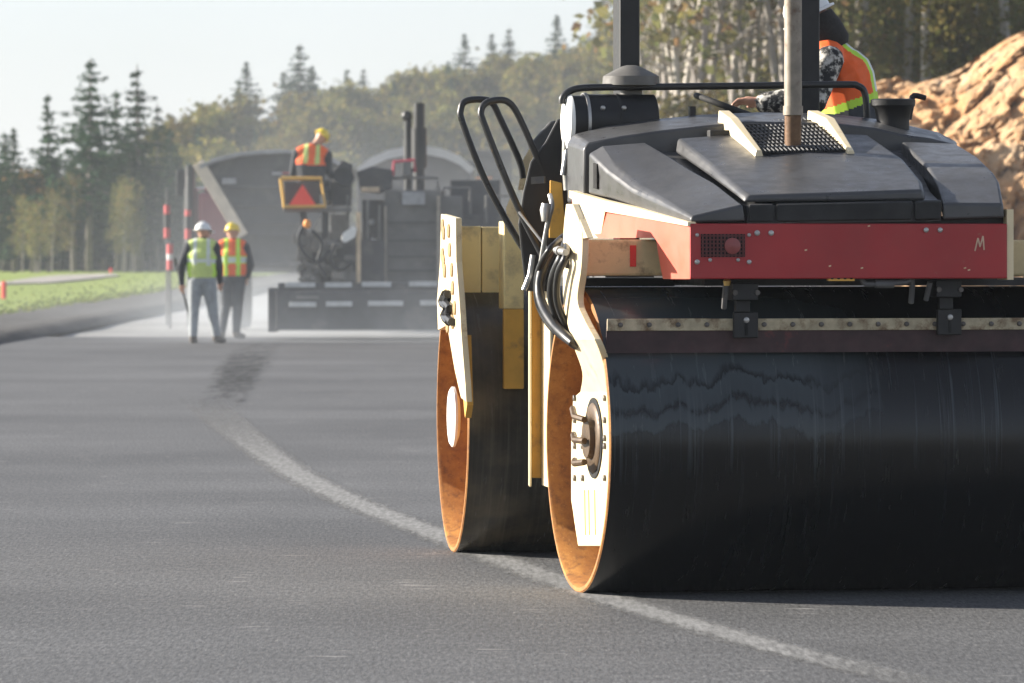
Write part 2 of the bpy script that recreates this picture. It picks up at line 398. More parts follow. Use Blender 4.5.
# shoulder: a low ridge of dark spoil along the road edge, slightly wavy
vs, fs = [], []
NY = 90
prof = [(-7.3, -.02), (-7.55, .10), (-7.9, .13), (-8.3, .05), (-8.7, .09), (-9.3, .12), (-9.9, .10)]
for j in range(NY + 1):
    y = -20 + j * 3.2
    for k, (x, z) in enumerate(prof):
        nz = mnoise.noise(Vector((x * .9, y * .35, 1.7)))
        bend = -.0000 * y
        vs.append((x + .12 * nz + bend, y, z + .05 * nz))
for j in range(NY):
    for k in range(len(prof) - 1):
        a = j * len(prof) + k; fs.append((a, a + 1, a + 1 + len(prof), a + len(prof)))
struct(mesh_obj('road_shoulder', vs, fs, m_shoulder, smooth=True))

# lawn with a low mound
vs, fs = [], []
nx, ny = 60, 60
def lawn_h(x, y):
    m = .12 * math.exp(-((x + 16) / 7) ** 2 - ((y - 205) / 40) ** 2)
    return .09 + .001 * (-9.5 - x) + m + .04 * mnoise.noise(Vector((x * .3, y * .08, 0)))
for j in range(ny + 1):
    for i in range(nx + 1):
        x = -9.5 - 90 * (i / nx) ** 1.6; y = -10 + 290 * j / ny
        vs.append((x, y, lawn_h(x, y)))
for j in range(ny):
    for i in range(nx):
        a = j * (nx + 1) + i; fs.append((a, a + 1, a + nx + 2, a + nx + 1))
struct(mesh_obj('lawn', vs, fs, m_grass, smooth=True))
# sand bunker set in the lawn
bk = []
for k in range(28):
    t = 2 * math.pi * k / 28; rr = 1 + .16 * math.sin(2 * t + .6) + .08 * math.sin(5 * t)
    x = -14.9 + 1.0 * rr * math.cos(t) - .2 * math.sin(t); y = 190 + 21 * rr * math.sin(t)
    bk.append((x, y, lawn_h(x, y) + .05))
bm_ = MB(); bm_.loft([[Vector((p[0], p[1], p[2] - .3)) for p in bk], [Vector(p) for p in bk]]); struct(bm_.build('sand_bunker', m_sand))

C_, Z_ = [], []
for i in range(3500):
    y = random.uniform(60, 215); x = -9.3 - abs(random.gauss(0, 1)) * (.5 if i % 3 else 2.0)
    C_.append((x, y, lawn_h(x, y) + .02 + .03 * random.random())); Z_.append(random.uniform(.012, .035))
_v, _f = quads(C_, Z_, aspect=1.4)
struct(mesh_obj('grass_tufts', _v, _f, leaf_mat('grass_blades', [(.09, .13, .025), (.16, .21, .04), (.22, .24, .06)])), 'stuff')

# distant hill
def hill_h(x, y):
    m = 4.0 + (x + 18) * .19
    if x < -18: m = max(0, 4.0 + (x + 18) * .33)
    m = min(max(m, 0), 13)
    t = min(max((y - 262) / 75, 0), 1); t = t * t * (3 - 2 * t)
    return -.1 + m * t + .5 * mnoise.noise(Vector((x * .12, y * .05, 4)))* t
vs, fs = [], []
nx, ny = 70, 40
for j in range(ny + 1):
    for i in range(nx + 1):
        x = -60 + 150 * i / nx; y = 255 + 230 * j / ny
        vs.append((x, y, hill_h(x, y)))
for j in range(ny):
    for i in range(nx):
        a = j * (nx + 1) + i; fs.append((a, a + 1, a + nx + 2, a + nx + 1))
struct(mesh_obj('hill', vs, fs, m_hill, smooth=True))

# wooded bank on the right and its blasted rock face
def bank_top(x):                 # crest height along x
    return max(0, min(5.2, .55 + (x - 0.) * .62)) if x > -1 else 0
def bank_h(x, y):
    edge = 103 + 1.0 * math.sin(x * .7)
    t = min(max((y - edge + 6) / 6.5, 0), 1); t = t * t * (3 - 2 * t)
    return -.12 + bank_top(x) * t + max(0, y - edge) * .018 * min(1, max(0, x / 4))
vs, fs = [], []
nx, ny = 70, 50
for j in range(ny + 1):
    for i in range(nx + 1):
        x = -2 + 42 * i / nx; y = 96 + 120 * (j / ny) ** 1.5
        n_ = mnoise.noise(Vector((x * .6, y * .3, 2)))
        vs.append((x, y, bank_h(x, y) - 1.0 + .15 * n_))
for j in range(ny):
    for i in range(nx):
        a = j * (nx + 1) + i; fs.append((a, a + 1, a + nx + 2, a + nx + 1))
struct(mesh_obj('wooded_bank', vs, fs, m_forest, smooth=True))
vs, fs = [], []
nx, ny = 220, 110
for j in range(ny + 1):
    for i in range(nx + 1):
        x = 4.6 + 14 * i / nx; t = j / ny
        top = (4.35 + .32 * (x - 6.3) + .35 * mnoise.noise(Vector((x * .7, 0, 5)))) * min(1, (x - 4.3) / 1.4)
        # profile: steep lower face, ledge, upper face, rounding back onto the bank
        z = -.15 + top * (1 - (1 - t) ** 1.5); y = 95.5 + 7 * t ** 1.7
        p = Vector((x, y, z))
        d = 0
        for s_, a_ in ((.32, 1.0), (.75, .9), (1.7, .4), (4.0, .10)):       # tilted blocks: every cell its own plane
            q = Vector((p.x * s_, p.y * s_ * .6, p.z * s_ * .8)); q += Vector((1, 1, 1)) * .25 * mnoise.noise(q * 2)
            ds, ps = mnoise.voronoi(q); h = mnoise.noise_vector(ps[0] * 7.3 + Vector((s_, 0, 3)))
            d += a_ * (.55 * h.x + 1.0 * Vector((h.y, 0, h.z)).dot(q - ps[0]) - .25 * max(0, .12 - (ds[1] - ds[0])) / .12)
        d += .16 * mnoise.noise(p * 4) + .10 * mnoise.noise(p * 9)
        fade = min(1, t * 8 + .2)
        vs.append((x + .2 * d * fade, y - d * .85 * fade, z + .25 * d * fade))
for j in range(ny):
    for i in range(nx):
        a = j * (nx + 1) + i; fs.append((a, a + 1, a + nx + 2, a + nx + 1))
struct(mesh_obj('rock_face', vs, fs, m_rock))

# strip laid on the road along pixel points: (x, y, half width in m)
def strip(name, pts, mat, z):
    c = smooth_path([Vector((*G(x, y).xy, w)) for x, y, w in pts], 5)
    vs, fs, uv = [], [], []
    for i, p in enumerate(c):
        t = (c[min(i + 1, len(c) - 1)] - c[max(i - 1, 0)]); t.z = 0; t.normalize(); n = Vector((t.y, -t.x, 0))
        w = p.z
        for s_, uu in ((-1, 0), (0, .5), (1, 1)):
            q = Vector((p.x, p.y, 0)) + n * w * s_; vs.append((q.x, q.y, z)); uv.append((uu, i / (len(c) - 1) if False else min(.5, .02 + .022 * min(i, len(c) - 1 - i))))
    for i in range(len(c) - 1):
        for k in range(2):
            a = i * 3 + k; fs.append((a, a + 1, a + 4, a + 3))
    o = mesh_obj(name, vs, fs, mat); l = o.data.uv_layers.new(name='UVMap')
    for lp in o.data.loops: l.data[lp.index].uv = uv[lp.vertex_index]
    return struct(o)
strip('paving_joint', [(198, 397, .22), (222, 418, .23), (250, 441, .20), (290, 470, .19), (335, 494, .18), (385, 515, .17), (435, 534, .17), (500, 560, .16),
                       (570, 586, .15), (620, 603, .15), (690, 624, .14), (760, 644, .14), (840, 664, .13), (920, 683, .13), (980, 698, .13)], m_joint, .004)
strip('loose_mix_trail', [(272, 338, .25), (256, 350, .36), (243, 366, .38), (233, 384, .30), (224, 400, .24), (218, 412, .2)], m_spill, .006)
strip('loose_mix_trail', [(362, 360, .3), (372, 368, .38), (385, 380, .25)], fringe_mat('thin_black_mix', (.02, .02, .02), .6, .8, 1, (4, 1.1, 4), .75, 1.1), .006)

# ------------------------------------------------------------------ trees
def me_from(name, v, f, mat):
    me = bpy.data.meshes.new(name); me.from_pydata(v, [], f); me.materials.append(mat); return me
def me_mb(name, mb, mat):
    bmesh.ops.recalc_face_normals(mb.bm, faces=mb.bm.faces)
    me = bpy.data.meshes.new(name); mb.bm.to_mesh(me); mb.bm.free(); me.materials.append(mat); me.shade_smooth(); return me

def conifer_me(H, w, bare, density=1.0, gap=.25):
    tb = MB(); lean = random.uniform(-.02, .02) * H
    tb.tube([(0, 0, -.3), (lean * .3, 0, H * .4), (lean, 0, H * .98)], [.013 * H, .012 * H, .003 * H][0:1] * 1 if False else [.014 * H, .009 * H, .002 * H], 7)
    C, Z = [], []
    z = bare * H
    while z < H * .99:
        t = (z - bare * H) / (H * (1 - bare)); L = w * (1 - t) ** .85 * random.uniform(.65, 1.15) + .03
        nb = random.randint(4, 6); ph = random.random() * 6.28
        for k in range(nb):
            if random.random() < gap: continue
            an = ph + k * 6.283 / nb + random.uniform(-.3, .3); l = L * random.uniform(.6, 1.15)
            m = max(3, int(l * 9 * density)); droop = random.uniform(.15, .5)
            ex = Vector((math.cos(an) * l, math.sin(an) * l, -droop * l + .25 * l))
            if l > .5: tb.tube([(lean * z / H, 0, z), Vector((lean * z / H, 0, z)) + ex * .9], [.012, .004], 4, False)
            for q in range(m):
                s_ = (q + .6) / m
                zz = z - droop * l * s_ + .25 * l * s_ * s_
                for _ in range(3):
                    C.append((lean * z / H + math.cos(an) * l * s_ + random.gauss(0, .10 * (1 - .75 * t)), math.sin(an) * l * s_ + random.gauss(0, .10 * (1 - .75 * t)), zz + random.gauss(0, .06) - random.random() * .08)); Z.append(random.uniform(.08, .16) * (1.1 - .3 * s_) * (1 - .45 * t))
        z += random.uniform(.22, .42) * (H / 9) ** .5
    for q in range(14): C.append((lean, 0, H * (1 - .06 * random.random()))); Z.append(.022)
    v, f = quads(C, Z, aspect=.6)
    return me_mb('conifer_trunk', tb, m_bark), me_from('conifer_crown', v, f, m_spruce)

def broad_me(H, w, bark, leaf, nleaf, lsize, stem=.35, nbranch=14, forks=1, lean=.05):
    tb = MB(); pts = []
    for s_ in range(forks):
        an0 = random.random() * 6.28; ln = lean * H * (1 + s_)
        top = Vector((math.cos(an0) * ln, math.sin(an0) * ln, H * random.uniform(.85, .95)))
        mid = Vector((top.x * .3 + random.gauss(0, .02 * H), top.y * .3, H * .45))
        path = smooth_path([Vector((s_ * .1, 0, -.3)), mid, top], 4)
        r0 = .011 * H / (1 + .2 * s_)
        tb.tube(path, [r0, r0 * .12], 7)
        for k in range(nbranch):
            t = stem + (1 - stem) * (k + random.random()) / nbranch
            i = min(int(t * (len(path) - 1)), len(path) - 2); p = path[i].lerp(path[i + 1], t * (len(path) - 1) - i)
            an = random.random() * 6.28; l = w * random.uniform(.5, 1.05) * (1 - .55 * max(0, t - .4))
            e = p + Vector((math.cos(an) * l, math.sin(an) * l, l * random.uniform(.25, .9)))
            m_ = p.lerp(e, .5) + Vector((0, 0, .08 * l))
            tb.tube([p, m_, e], [r0 * .38 * (1.1 - t), r0 * .08], 5, False); pts += [m_, e, p.lerp(e, .75)]
            for q in range(2):
                e2 = m_ + Vector((random.gauss(0, .35 * l), random.gauss(0, .35 * l), random.uniform(.1, .5) * l))
                tb.tube([m_, e2], [r0 * .12, r0 * .04], 4, False); pts.append(e2)
    C, Z = [], []
    for q in range(nleaf):
        p = random.choice(pts); s_ = .13 * w + .12
        C.append((p.x + random.gauss(0, s_), p.y + random.gauss(0, s_), p.z + random.gauss(0, s_ * .8))); Z.append(lsize * random.uniform(.6, 1.3))
    v, f = quads(C, Z)
    return me_mb('broadleaf_trunk', tb, bark), me_from('broadleaf_crown', v, f, leaf)

def plant(kind, mes, x, y, z, sc, label, group, sz=None):
    t = empty(kind, (x, y, z), label, 'tree', group, random.random() * 6.28)
    t.scale = (sc, sc, sz or sc)
    for nm, me in zip(('trunk', 'crown'), mes):
        o = bpy.data.objects.new(nm, me); COL.objects.link(o); o.parent = t
    return t
tall = [conifer_me(9.5, 2.3, .30, 1.2, .15), conifer_me(9, 1.9, .25, 1.2, .2), conifer_me(8.5, 1.5, .35, 1.1, .25), conifer_me(8, 2.1, .18, 1.2, .12)]
bushy = [conifer_me(6, 1.5, .08, 1.2, .15), conifer_me(5.5, 1.2, .05, 1.2, .2)]
scrub = [broad_me(4.4, 1.5, m_bark2, m_scrubleaf, 2600, .11, .15, 14, 2, .12) for _ in range(3)] + [broad_me(3.6, 1.4, m_bark2, m_scrubleaf, 2200, .12, .1, 12, 2, .15)]
orange = [broad_me(5.5, 1.2, m_bark, m_orleaf, 1100, .10, .35, 14, 1)]
birch = [broad_me(8.5, 1.6, m_birch, m_birchleaf, 700, .07, .35, 15, 2, .10), broad_me(9, 1.3, m_birch, m_birchleaf, 450, .07, .4, 15, 1, .08),
         broad_me(8, 1.5, m_bark2, m_birchleaf, 1000, .075, .25, 16, 1, .07), broad_me(8.5, 1.3, m_bark2, m_birchleaf, 350, .065, .3, 18, 2, .10)]
under = [broad_me(3.0, 1.2, m_bark2, m_birchleaf, 1800, .065, .05, 14, 2, .15), broad_me(2.6, 1.1, m_bark2, m_scrubleaf, 1700, .07, .05, 14, 2, .15)]

def px_plant(kind, mes, px, top, base, Y, label, group, H, wide=1.0):
    b = W(px, base, Y); h = (base - top) / F * Y
    t = plant(kind, mes, b.x, b.y, b.z, h / H * wide * (1.4 if kind == 'spruce_tree' else 1), label, group, h / H); return t
# named spruces standing out of the left wood (x, tip row, variant, its own words)
GL = 'spruces in the wood at the left'
for px, top, k, Y, lab, wd in [(89, 55, 0, 238, 'tallest dark spruce of the wood on the left, with wide layered boughs', 1.0),
                           (139, 62, 1, 240, 'second tallest spruce, right of the tallest one in the left wood', 1.05),
                           (50, 92, 2, 242, 'thin spiky spruce left of the tallest spruce in the left wood', .8),
                           (14, 128, 3, 240, 'short dark spruce at the left edge of the photo', .9),
                           (118, 88, 2, 246, 'slim spruce between the two tallest spruces of the left wood', .9),
                           (158, 100, 1, 244, 'narrow spruce right of the second tallest spruce in the left wood', .9),
                           (172, 128, 2, 248, 'low spruce at the right end of the left wood', .9)]:
    px_plant('spruce_tree', tall[k], px, top, 279, Y, lab, GL, [9.5, 9, 8.5, 8][k], wd)
px_plant('autumn_tree', orange[0], 37, 166, 280, 242, 'small orange leaved tree in front of the dark spruces at the left', None, 5.5, 1.1)
for i in range(46):
    px = random.uniform(-60, 212); Y = random.uniform(243, 268)
    top = random.uniform(118, 185) if px < 175 else random.uniform(140, 180)
    k = random.randrange(4)
    px_plant('spruce_tree', tall[k], px, top, 276, Y, 'ordinary dark spruce with bare lower trunk, one of the crowd filling the left wood', 'spruces crowding the left wood', [9.5, 9, 8.5, 8][k], random.uniform(1, 1.4))
for i in range(45):
    px_plant('spruce_tree', bushy[i % 2], random.uniform(-60, 225), random.uniform(196, 236), 277, random.uniform(258, 276), 'small bushy spruce deep in the shade behind the bare trunks of the left wood', 'understorey spruces of the left wood', [6, 5.5][i % 2], 1.5)
for i in range(9):
    px_plant('broadleaf_tree', birch[2], random.uniform(20, 150), random.uniform(170, 205), 279, random.uniform(233, 238), 'thin olive young tree at the front edge of the left wood', 'young trees edging the left wood', 8, .8)

# trees on the far hill
def on_hill(px, Y):
    x = (px - 512) / F * Y; return x, Y, hill_h(x, Y)
for i in range(175):
    Y = random.uniform(285, 420); px = random.uniform(165, 690)
    x, y, z = on_hill(px, Y)
    plant('scrub_tree', scrub[i % 4], x, y, z - .2, random.uniform(.75, 1.25), 'low olive and yellow scrub tree, one of many covering the far hill', 'scrub covering the far hill')
GH = 'spruces on the far hill'
for px, top, Y, k, H, lab in [(247, 62, 330, 3, 8, 'spruce at the left end of the far hill, standing alone'), (299, 42, 325, 0, 9.5, 'tall spruce with sparse boughs on the far hill behind the yellow hard hat'),
                           (286, 70, 330, 2, 8.5, 'thin spire spruce close against the left side of the tall sparse spruce'), (349, 68, 345, 2, 8.5, 'small spruce on the hill crest above the twin exhausts, left of a pair'),
                           (364, 66, 345, 1, 9, 'small spruce on the hill crest, right of a pair above the paver'), (426, 70, 350, 2, 8.5, 'short dark spruce on the crest left of the clump near the ladder rails'),
                           (464, 34, 345, 3, 8, 'broad spruce on the crest above the roller ladder rails'), (493, 32, 350, 2, 8.5, 'narrow spruce, left one of the close pair above the crest'),
                           (510, 25, 350, 1, 9, 'narrow spruce, right one of the close pair above the crest'), (557, 15, 350, 3, 8, 'spruce standing clear against the sky left of the roller post'),
                           (603, -8, 352, 0, 9.5, 'sparse tall spruce just left of the left roller post'), (236, 78, 332, 2, 8.5, 'small spruce at the far left of the hill, left of the lone spruce'), (312, 66, 330, 3, 8, 'bushy spruce tucked against the right side of the tall sparse spruce'), (448, 62, 350, 3, 8, 'low bushy spruce on the crest just left of the broad one'), (578, 45, 350, 2, 8.5, 'low dark spruce on the crest between the clear spruce and the roller post')]:
    x, y, z = on_hill(px, Y); zt = W(px, top, Y).z
    plant('spruce_tree', tall[k], x, y, z, max(.8, (zt - z) / H * 1.45), lab, GH, (zt - z) / H)
for i in range(26):
    px = random.uniform(185, 640); Y = random.uniform(300, 400); x, y, z = on_hill(px, Y)
    plant('spruce_tree', bushy[i % 2], x, y, z, random.uniform(.6, .95), 'small dark bushy spruce among the olive scrub of the far hill', 'bushy spruces among the hill scrub')

# woods on the right bank
def on_bank(px, Y):
    x = (px - 512) / F * Y; return x, Y, bank_h(x, Y) - 1.05
for i in range(150):
    Y = random.uniform(112, 205) if i > 30 else random.uniform(107, 125)
    px = random.uniform(655, 830) if i % 5 < 3 else random.uniform(830, 1080)
    x, y, z = on_bank(px, Y); k = random.choice([0, 1, 2, 3, 3, 3]) if px > 800 else random.choice([1, 3, 3, 3, 0, 3])
    lab = ['forked pale birch in the wood on the right bank', 'single stemmed pale birch in the wood on the right bank', 'brown barked leafy tree in the wood on the right bank', 'nearly bare grey tree in the wood on the right bank'][k]
    plant('birch_tree' if k < 2 else 'woodland_tree', birch[k], x, y, z, random.uniform(.85, 1.3), lab, ['forked birches', 'single birches', 'leafy woodland trees', 'bare woodland trees'][k] + ' of the right bank')
for px, Y, k, lab in [(862, 107, 0, 'forked white birch right of the operator in the orange vest'), (905, 107, 1, 'white birch stem above the rock face, left of a dark trunk'), (926, 106, 1, 'thin white birch just left of the dark grey trunk above the rock'), (968, 107, 0, 'forked pale birch above the middle of the rock face'), (1008, 107, 1, 'single pale birch above the right end of the rock face'), (941, 113, 3, 'dark grey trunk above the rock face')]:
    x, y, z = on_bank(px, Y); plant('birch_tree' if k < 2 else 'woodland_tree', birch[k], x, y, z, 1.15, lab, None)
for i in range(75):
    Y = random.uniform(105, 140); px = random.uniform(820, 1060) if i % 5 else random.uniform(650, 820); x, y, z = on_bank(px, Y)
    plant('shrub', under[i % 2], x, y, z + .45, random.uniform(.4, .8), 'low leafy shrub under the trees of the right bank', 'undergrowth on the right bank')['category'] = 'shrub'

# small red stakes on the lawn
for px, y0, y1, lab in [(4, 301, 281, 'short red stake in the grass at the left edge of the photo'), (111, 276, 268, 'small red stake on the lawn in front of the spruce trunks')]:
    Y = EYE * F / (y0 - HZ) * .98; p = W(px, y0, Y); h = (y0 - y1) / F * Y
    mb = MB(); mb.lathe(p - Vector((0, 0, .3)), (0, 0, 1), [(0, .06), (.3 + h * .92, .06), (.3 + h, .02)], 10)
    tag(mb.build('marker_stake', m_redplas, origin=p), lab, 'stake', 'red stakes on the lawn')

# ------------------------------------------------------------------ road roller
roller = empty('road_roller', FR.P, 'cream, red and black tandem road roller with two smooth steel drums, nearest machine', 'road roller', rz=FR.th)
DW = 2.1; DR = .65

def drum(name, mat, loc, rz, label):
    prof = [(0.30, .05), (.30, DR - .035), (.012, DR - .028), (0, DR - .022), (0, DR - .006), (.006, DR), (DW - .006, DR), (DW, DR - .006), (DW, DR - .024), (DW - .3, DR - .035), (DW - .3, .05)]
    m1 = MB(); m1.lathe((0, 0, 0), (1, 0, 0), [(p, r) for p, r in prof[5:7]], 160, False)
    o = m1.build(name, mat, roller, True); o.location = loc; o.rotation_euler.z = rz; o['label'] = label
    for pr in (prof[0:6], prof[6:]):
        m2 = MB(); m2.lathe((0, 0, 0), (1, 0, 0), pr, 160, False); m2.build('drum_end', m_rust, o, True)
    m3 = MB(); m3.lathe((.06, 0, 0), (1, 0, 0), [(.25, .16), (.1, .16), (.1, .11), (.06, .10)], 32)
    m3.build('hub', m_rust, o, True)
    return o
fd = drum('front_drum', m_drumf, (0, 0, DR), 0, 'black wet front drum with streaks and tide marks')
rloc = R2F @ Vector((0, 0, DR))
rdm = drum('rear_drum', m_drumr, rloc, RR.th - FR.th, 'dusty brown grey rear drum')

def part(mb, name, mat, smooth=False, bevel=0, parent=None, label=None, **k):
    o = mb.build(name, mat, parent or roller, smooth, bevel, **k)
    if label: o['label'] = label
    return o

# left support arm of the front drum: plate following traced outline, stepping into the drum recess
def arm_plate(rows, thick, uy):
    rings = []
    P3 = smooth_path([Vector(r) for r in rows[:9]], 5) + [Vector(r) for r in rows[9:]]
    rows = [(p.x, p.y, p.z) for p in P3]
    for y, x0, x1 in rows:
        u = uy(y); a = U(x0, y, u); b = U(x1, y, u)
        rings.append([a, b, b + Vector((thick, 0, 0)), a + Vector((thick, 0, 0))])
    return rings
def uy(y):
    t = min(max((y - 338) / 55, 0), 1); return -.055 + .125 * t
mb = MB(); mb.loft(arm_plate([(204, 566, 572), (222, 564, 579), (238, 563, 582), (268, 563, 581), (300, 563, 577), (318, 566, 583), (345, 573, 597), (372, 582, 606), (392, 580, 612), (398, 573, 613), (440, 571, 613), (500, 571, 613), (512, 573, 612), (520, 574, 612), (546, 578, 609)], .03, uy))
arm = part(mb, 'drum_support_arm', m_cream, bevel=.004, label='cream support arm bolted over the front drum hub')
mb = MB(); c = U(593, 438, .064)
mb.lathe(c, (1, 0, 0), [(0, .172), (.004, .172)], 40); part(mb, 'hub_opening', m_hole, True, parent=arm)
mb = MB(); mb.lathe(c + Vector((-.002, 0, 0)), (1, 0, 0), [(0, .15), (-.008, .14), (-.008, .09), (-.03, .085), (-.03, .02)], 32)
for k in range(3): mb.tube([c + Vector((-.05, .18 - .02 * k, .12 - .11 * k)), c + Vector((-.07, .05, .09 - .10 * k)), c + Vector((-.05, -.06, .08 - .09 * k))], .014, 8)
part(mb, 'hub_motor', M('greasy_brown_steel', (.075, .046, .022), .5, .3, var=.4, scale=20), True, parent=arm)
for y in (398, 420, 438, 446, 478):
    for x in (576, 584, 606):
        if x == 584 and y in (398, 420): continue
        mb = MB(); mb.lathe(U(x, y, uy(y) + .002), (-1, 0, 0), [(0, .014), (.012, .014), (.014, .008)], 8); part(mb, 'bolt', m_bolt, parent=arm)
for xa in (585, 589, 595):      # pressed ribs down the lower arm
    mb = MB(); mb.tube([U(xa, 490, uy(490)), U(xa + 1, 535, uy(535))], .007, 6); part(mb, 'pressed_rib', m_tan, parent=arm)
for x, y in ((569, 250), (569, 264)):
    mb = MB(); mb.lathe(U(x, y, uy(y) + .002), (-1, 0, 0), [(0, .02), (.014, .02), (.016, .012)], 10); part(mb, 'bolt', m_bolt, parent=arm)
# cream gusset above the arm + yoke beam running to the hood
mb = MB(); mb.prism([U(566, 204, -.05), U(573, 204, -.05), U(587, 238, -.05), U(574, 240, -.05), U(563, 240, -.05)], (.03, 0, 0)); part(mb, 'gusset', m_cream, bevel=.003)
b0 = A(580, 240, -.2)
mb = MB(); mb.box((-.02, -.2, A(600, 276, -.2).z), (.42, .22, A(600, 239.5, -.2).z)); part(mb, 'yoke_beam', m_beam, bevel=.012, label='dusty tan yoke beam on the left')
mb = MB(); a_ = A(633, 256, -.203); mb.box((a_.x - .013, -.206, a_.z - .045), (a_.x + .013, -.198, a_.z + .045)); part(mb, 'reflector', m_redplas)
mb = MB(); mb.box((1.70, -.2, 1.345), (2.14, .22, 1.5)); part(mb, 'yoke_beam', m_beam, bevel=.012)
mb = MB(); mb.prism([(2.13, -.3, .2), (2.13, .42, .2), (2.13, .42, 1.0), (2.13, .25, 1.5), (2.13, -.2, 1.5), (2.13, -.3, 1.0)], (.03, 0, 0)); part(mb, 'drum_support_arm', m_cream, bevel=.004)

# hoses
for pth, r in (([(573, 236), (556, 246), (543, 268), (540, 296), (552, 322), (572, 342), (580, 346)], .022), ([(566, 240), (549, 250), (538, 272), (537, 300), (548, 324), (566, 340)], .013), ([(572, 243), (562, 256), (553, 278), (552, 300), (560, 322), (576, 344)], .020), ([(574, 241), (566, 256), (558, 275), (557, 300), (565, 322), (578, 342)], .016)):
    mb = MB(); mb.tube([U(x - (6 if i == 0 else 0), y, [.03, -.02, -.09, -.11, -.10, -.06, .0][min(6, i + (len(pth) < 7))]) for i, (x, y) in enumerate(pth)], r, 10, round_=5); part(mb, 'hydraulic_hose', m_hose, True)
mb = MB(); mb.lathe(U(556, 250, -.1), (0, -1, -.05), [(0, .014), (.05, .014), (.05, .02), (.09, .02), (.09, .014), (.2, .014)], 12); part(mb, 'hose_fitting', m_steel, True)

# hood pieces (traced left, centre and right blocks, rear arch, base)
def ring(pts): return [A(*p) for p in pts]
mb = MB()
for_l = [[(690.5, 223, -.745), (691, 219, -.745), (692, 216, -.745), (743, 204.5, -.745), (746, 221.5, -.745)],
         [(660, 211, -.36), (659.5, 203, -.36), (662, 198.5, -.36), (716, 183.5, -.36), (720, 205, -.36)],
         [(637, 203, -.06), (631, 190, -.04), (638, 184.5, -.06), (690, 169, -.06), (694, 195, -.06)],
         [(611, 194.5, .22), (606, 171, .24), (617, 166.5, .2), (668, 155, .2), (670, 185, .2)],
         [(588, 189, .44), (588.5, 153, .44), (602, 145.5, .42), (645, 142, .42), (648, 175, .42)]]
mb.loft([ring([(x, y + (5 if i == 0 and r is not for_l[0] else 0), v) for i, (x, y, v) in enumerate(r)]) for r in for_l]); part(mb, 'hood_side_block', m_plastic, True, bevel=.012, seg=3)
sl = [A(594.5, 163, .375), A(598, 164, .335), A(598, 189, .335), A(594.5, 188, .375)]
mb = MB(); mb.prism([p + Vector((-.006, 0, 0)) for p in sl], (.03, 0, 0)); part(mb, 'hood_slot', m_hole)
mb = MB()
for_c = [[(743, 203, -.70), (748.5, 195.5, -.70), (830, 193, -.70), (923, 190, -.70), (926, 201, -.70)],
         [(735, 196, -.58), (737, 187, -.58), (830, 184, -.55), (921.5, 181, -.58), (924, 194, -.58)],
         [(708, 176, -.12), (713, 166, -.12), (820, 160, -.12), (903, 158.5, -.12), (906, 176, -.12)],
         [(675, 153, .42), (677, 138, .42), (770, 131, .42), (868, 134.5, .42), (872, 152, .42)]]
mb.loft([ring(r) for r in for_c]); part(mb, 'hood_centre_panel', m_plastic, True, bevel=.014, seg=3)
mb = MB()
for_r = [[(943, 220, -.745), (943, 203, -.745), (1003, 204, -.745), (1005, 218, -.745)],
         [(943, 215, -.5), (937, 184, -.45), (999, 181, -.5), (1001, 212, -.5)],
         [(930, 200, -.2), (928, 168, -.22), (993, 171.5, -.4), (996, 205, -.4)],
         [(918, 190, .1), (915, 155, .1), (978, 157, -.05), (982, 190, -.05)],
         [(902, 175, .42), (901, 141.5, .42), (956, 143.5, .42), (960, 175, .42)]]
mb.loft([ring(r) for r in for_r]); part(mb, 'hood_side_block', m_plastic, True, bevel=.012, seg=3)
mb = MB()
bk_ = [(567, 143), (574, 134), (606, 126), (660, 118.5), (700, 114.5), (760, 112), (830, 113.5), (880, 119), (910, 125.5), (938, 132), (957, 142)]
fr_ = [(583.5, 149), (588, 142.5), (622, 136), (662, 130.5), (702, 126), (745, 121.5), (830, 123), (875, 128), (902, 134.5), (931, 138.5), (954, 144)]
rings = []
for (bx, by), (fx, fy) in zip(bk_, fr_):
    f_ = A(fx, fy, .5); b_ = A(bx, by, .86)
    rings.append([Vector((f_.x, f_.y, 1.68)), f_, b_, Vector((b_.x, b_.y, 1.66))])
mb.loft(rings); part(mb, 'hood_rear_arch', m_plastic, True, bevel=.01)
mb = MB()
mb.loft([ring([(747, 224, -.72), (747, 206, -.72), (941, 203, -.72), (941, 221, -.72)]), ring([(722, 206, -.36), (722, 196, -.36), (930, 192, -.36), (930, 203, -.36)]), ring([(640, 175, .48), (640, 152, .48), (910, 150, .48), (910, 175, .48)])])
part(mb, 'hood_base', m_plastic)
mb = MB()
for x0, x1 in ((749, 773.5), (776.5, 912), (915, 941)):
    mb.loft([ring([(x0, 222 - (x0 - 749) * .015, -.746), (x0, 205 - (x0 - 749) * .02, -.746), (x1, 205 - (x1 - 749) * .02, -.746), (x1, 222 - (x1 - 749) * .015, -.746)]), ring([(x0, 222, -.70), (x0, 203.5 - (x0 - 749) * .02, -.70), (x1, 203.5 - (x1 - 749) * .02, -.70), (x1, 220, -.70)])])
part(mb, 'hood_front_lip', m_matte, bevel=.006)  # hood plastic lip set near black: shade on its front put into the colour
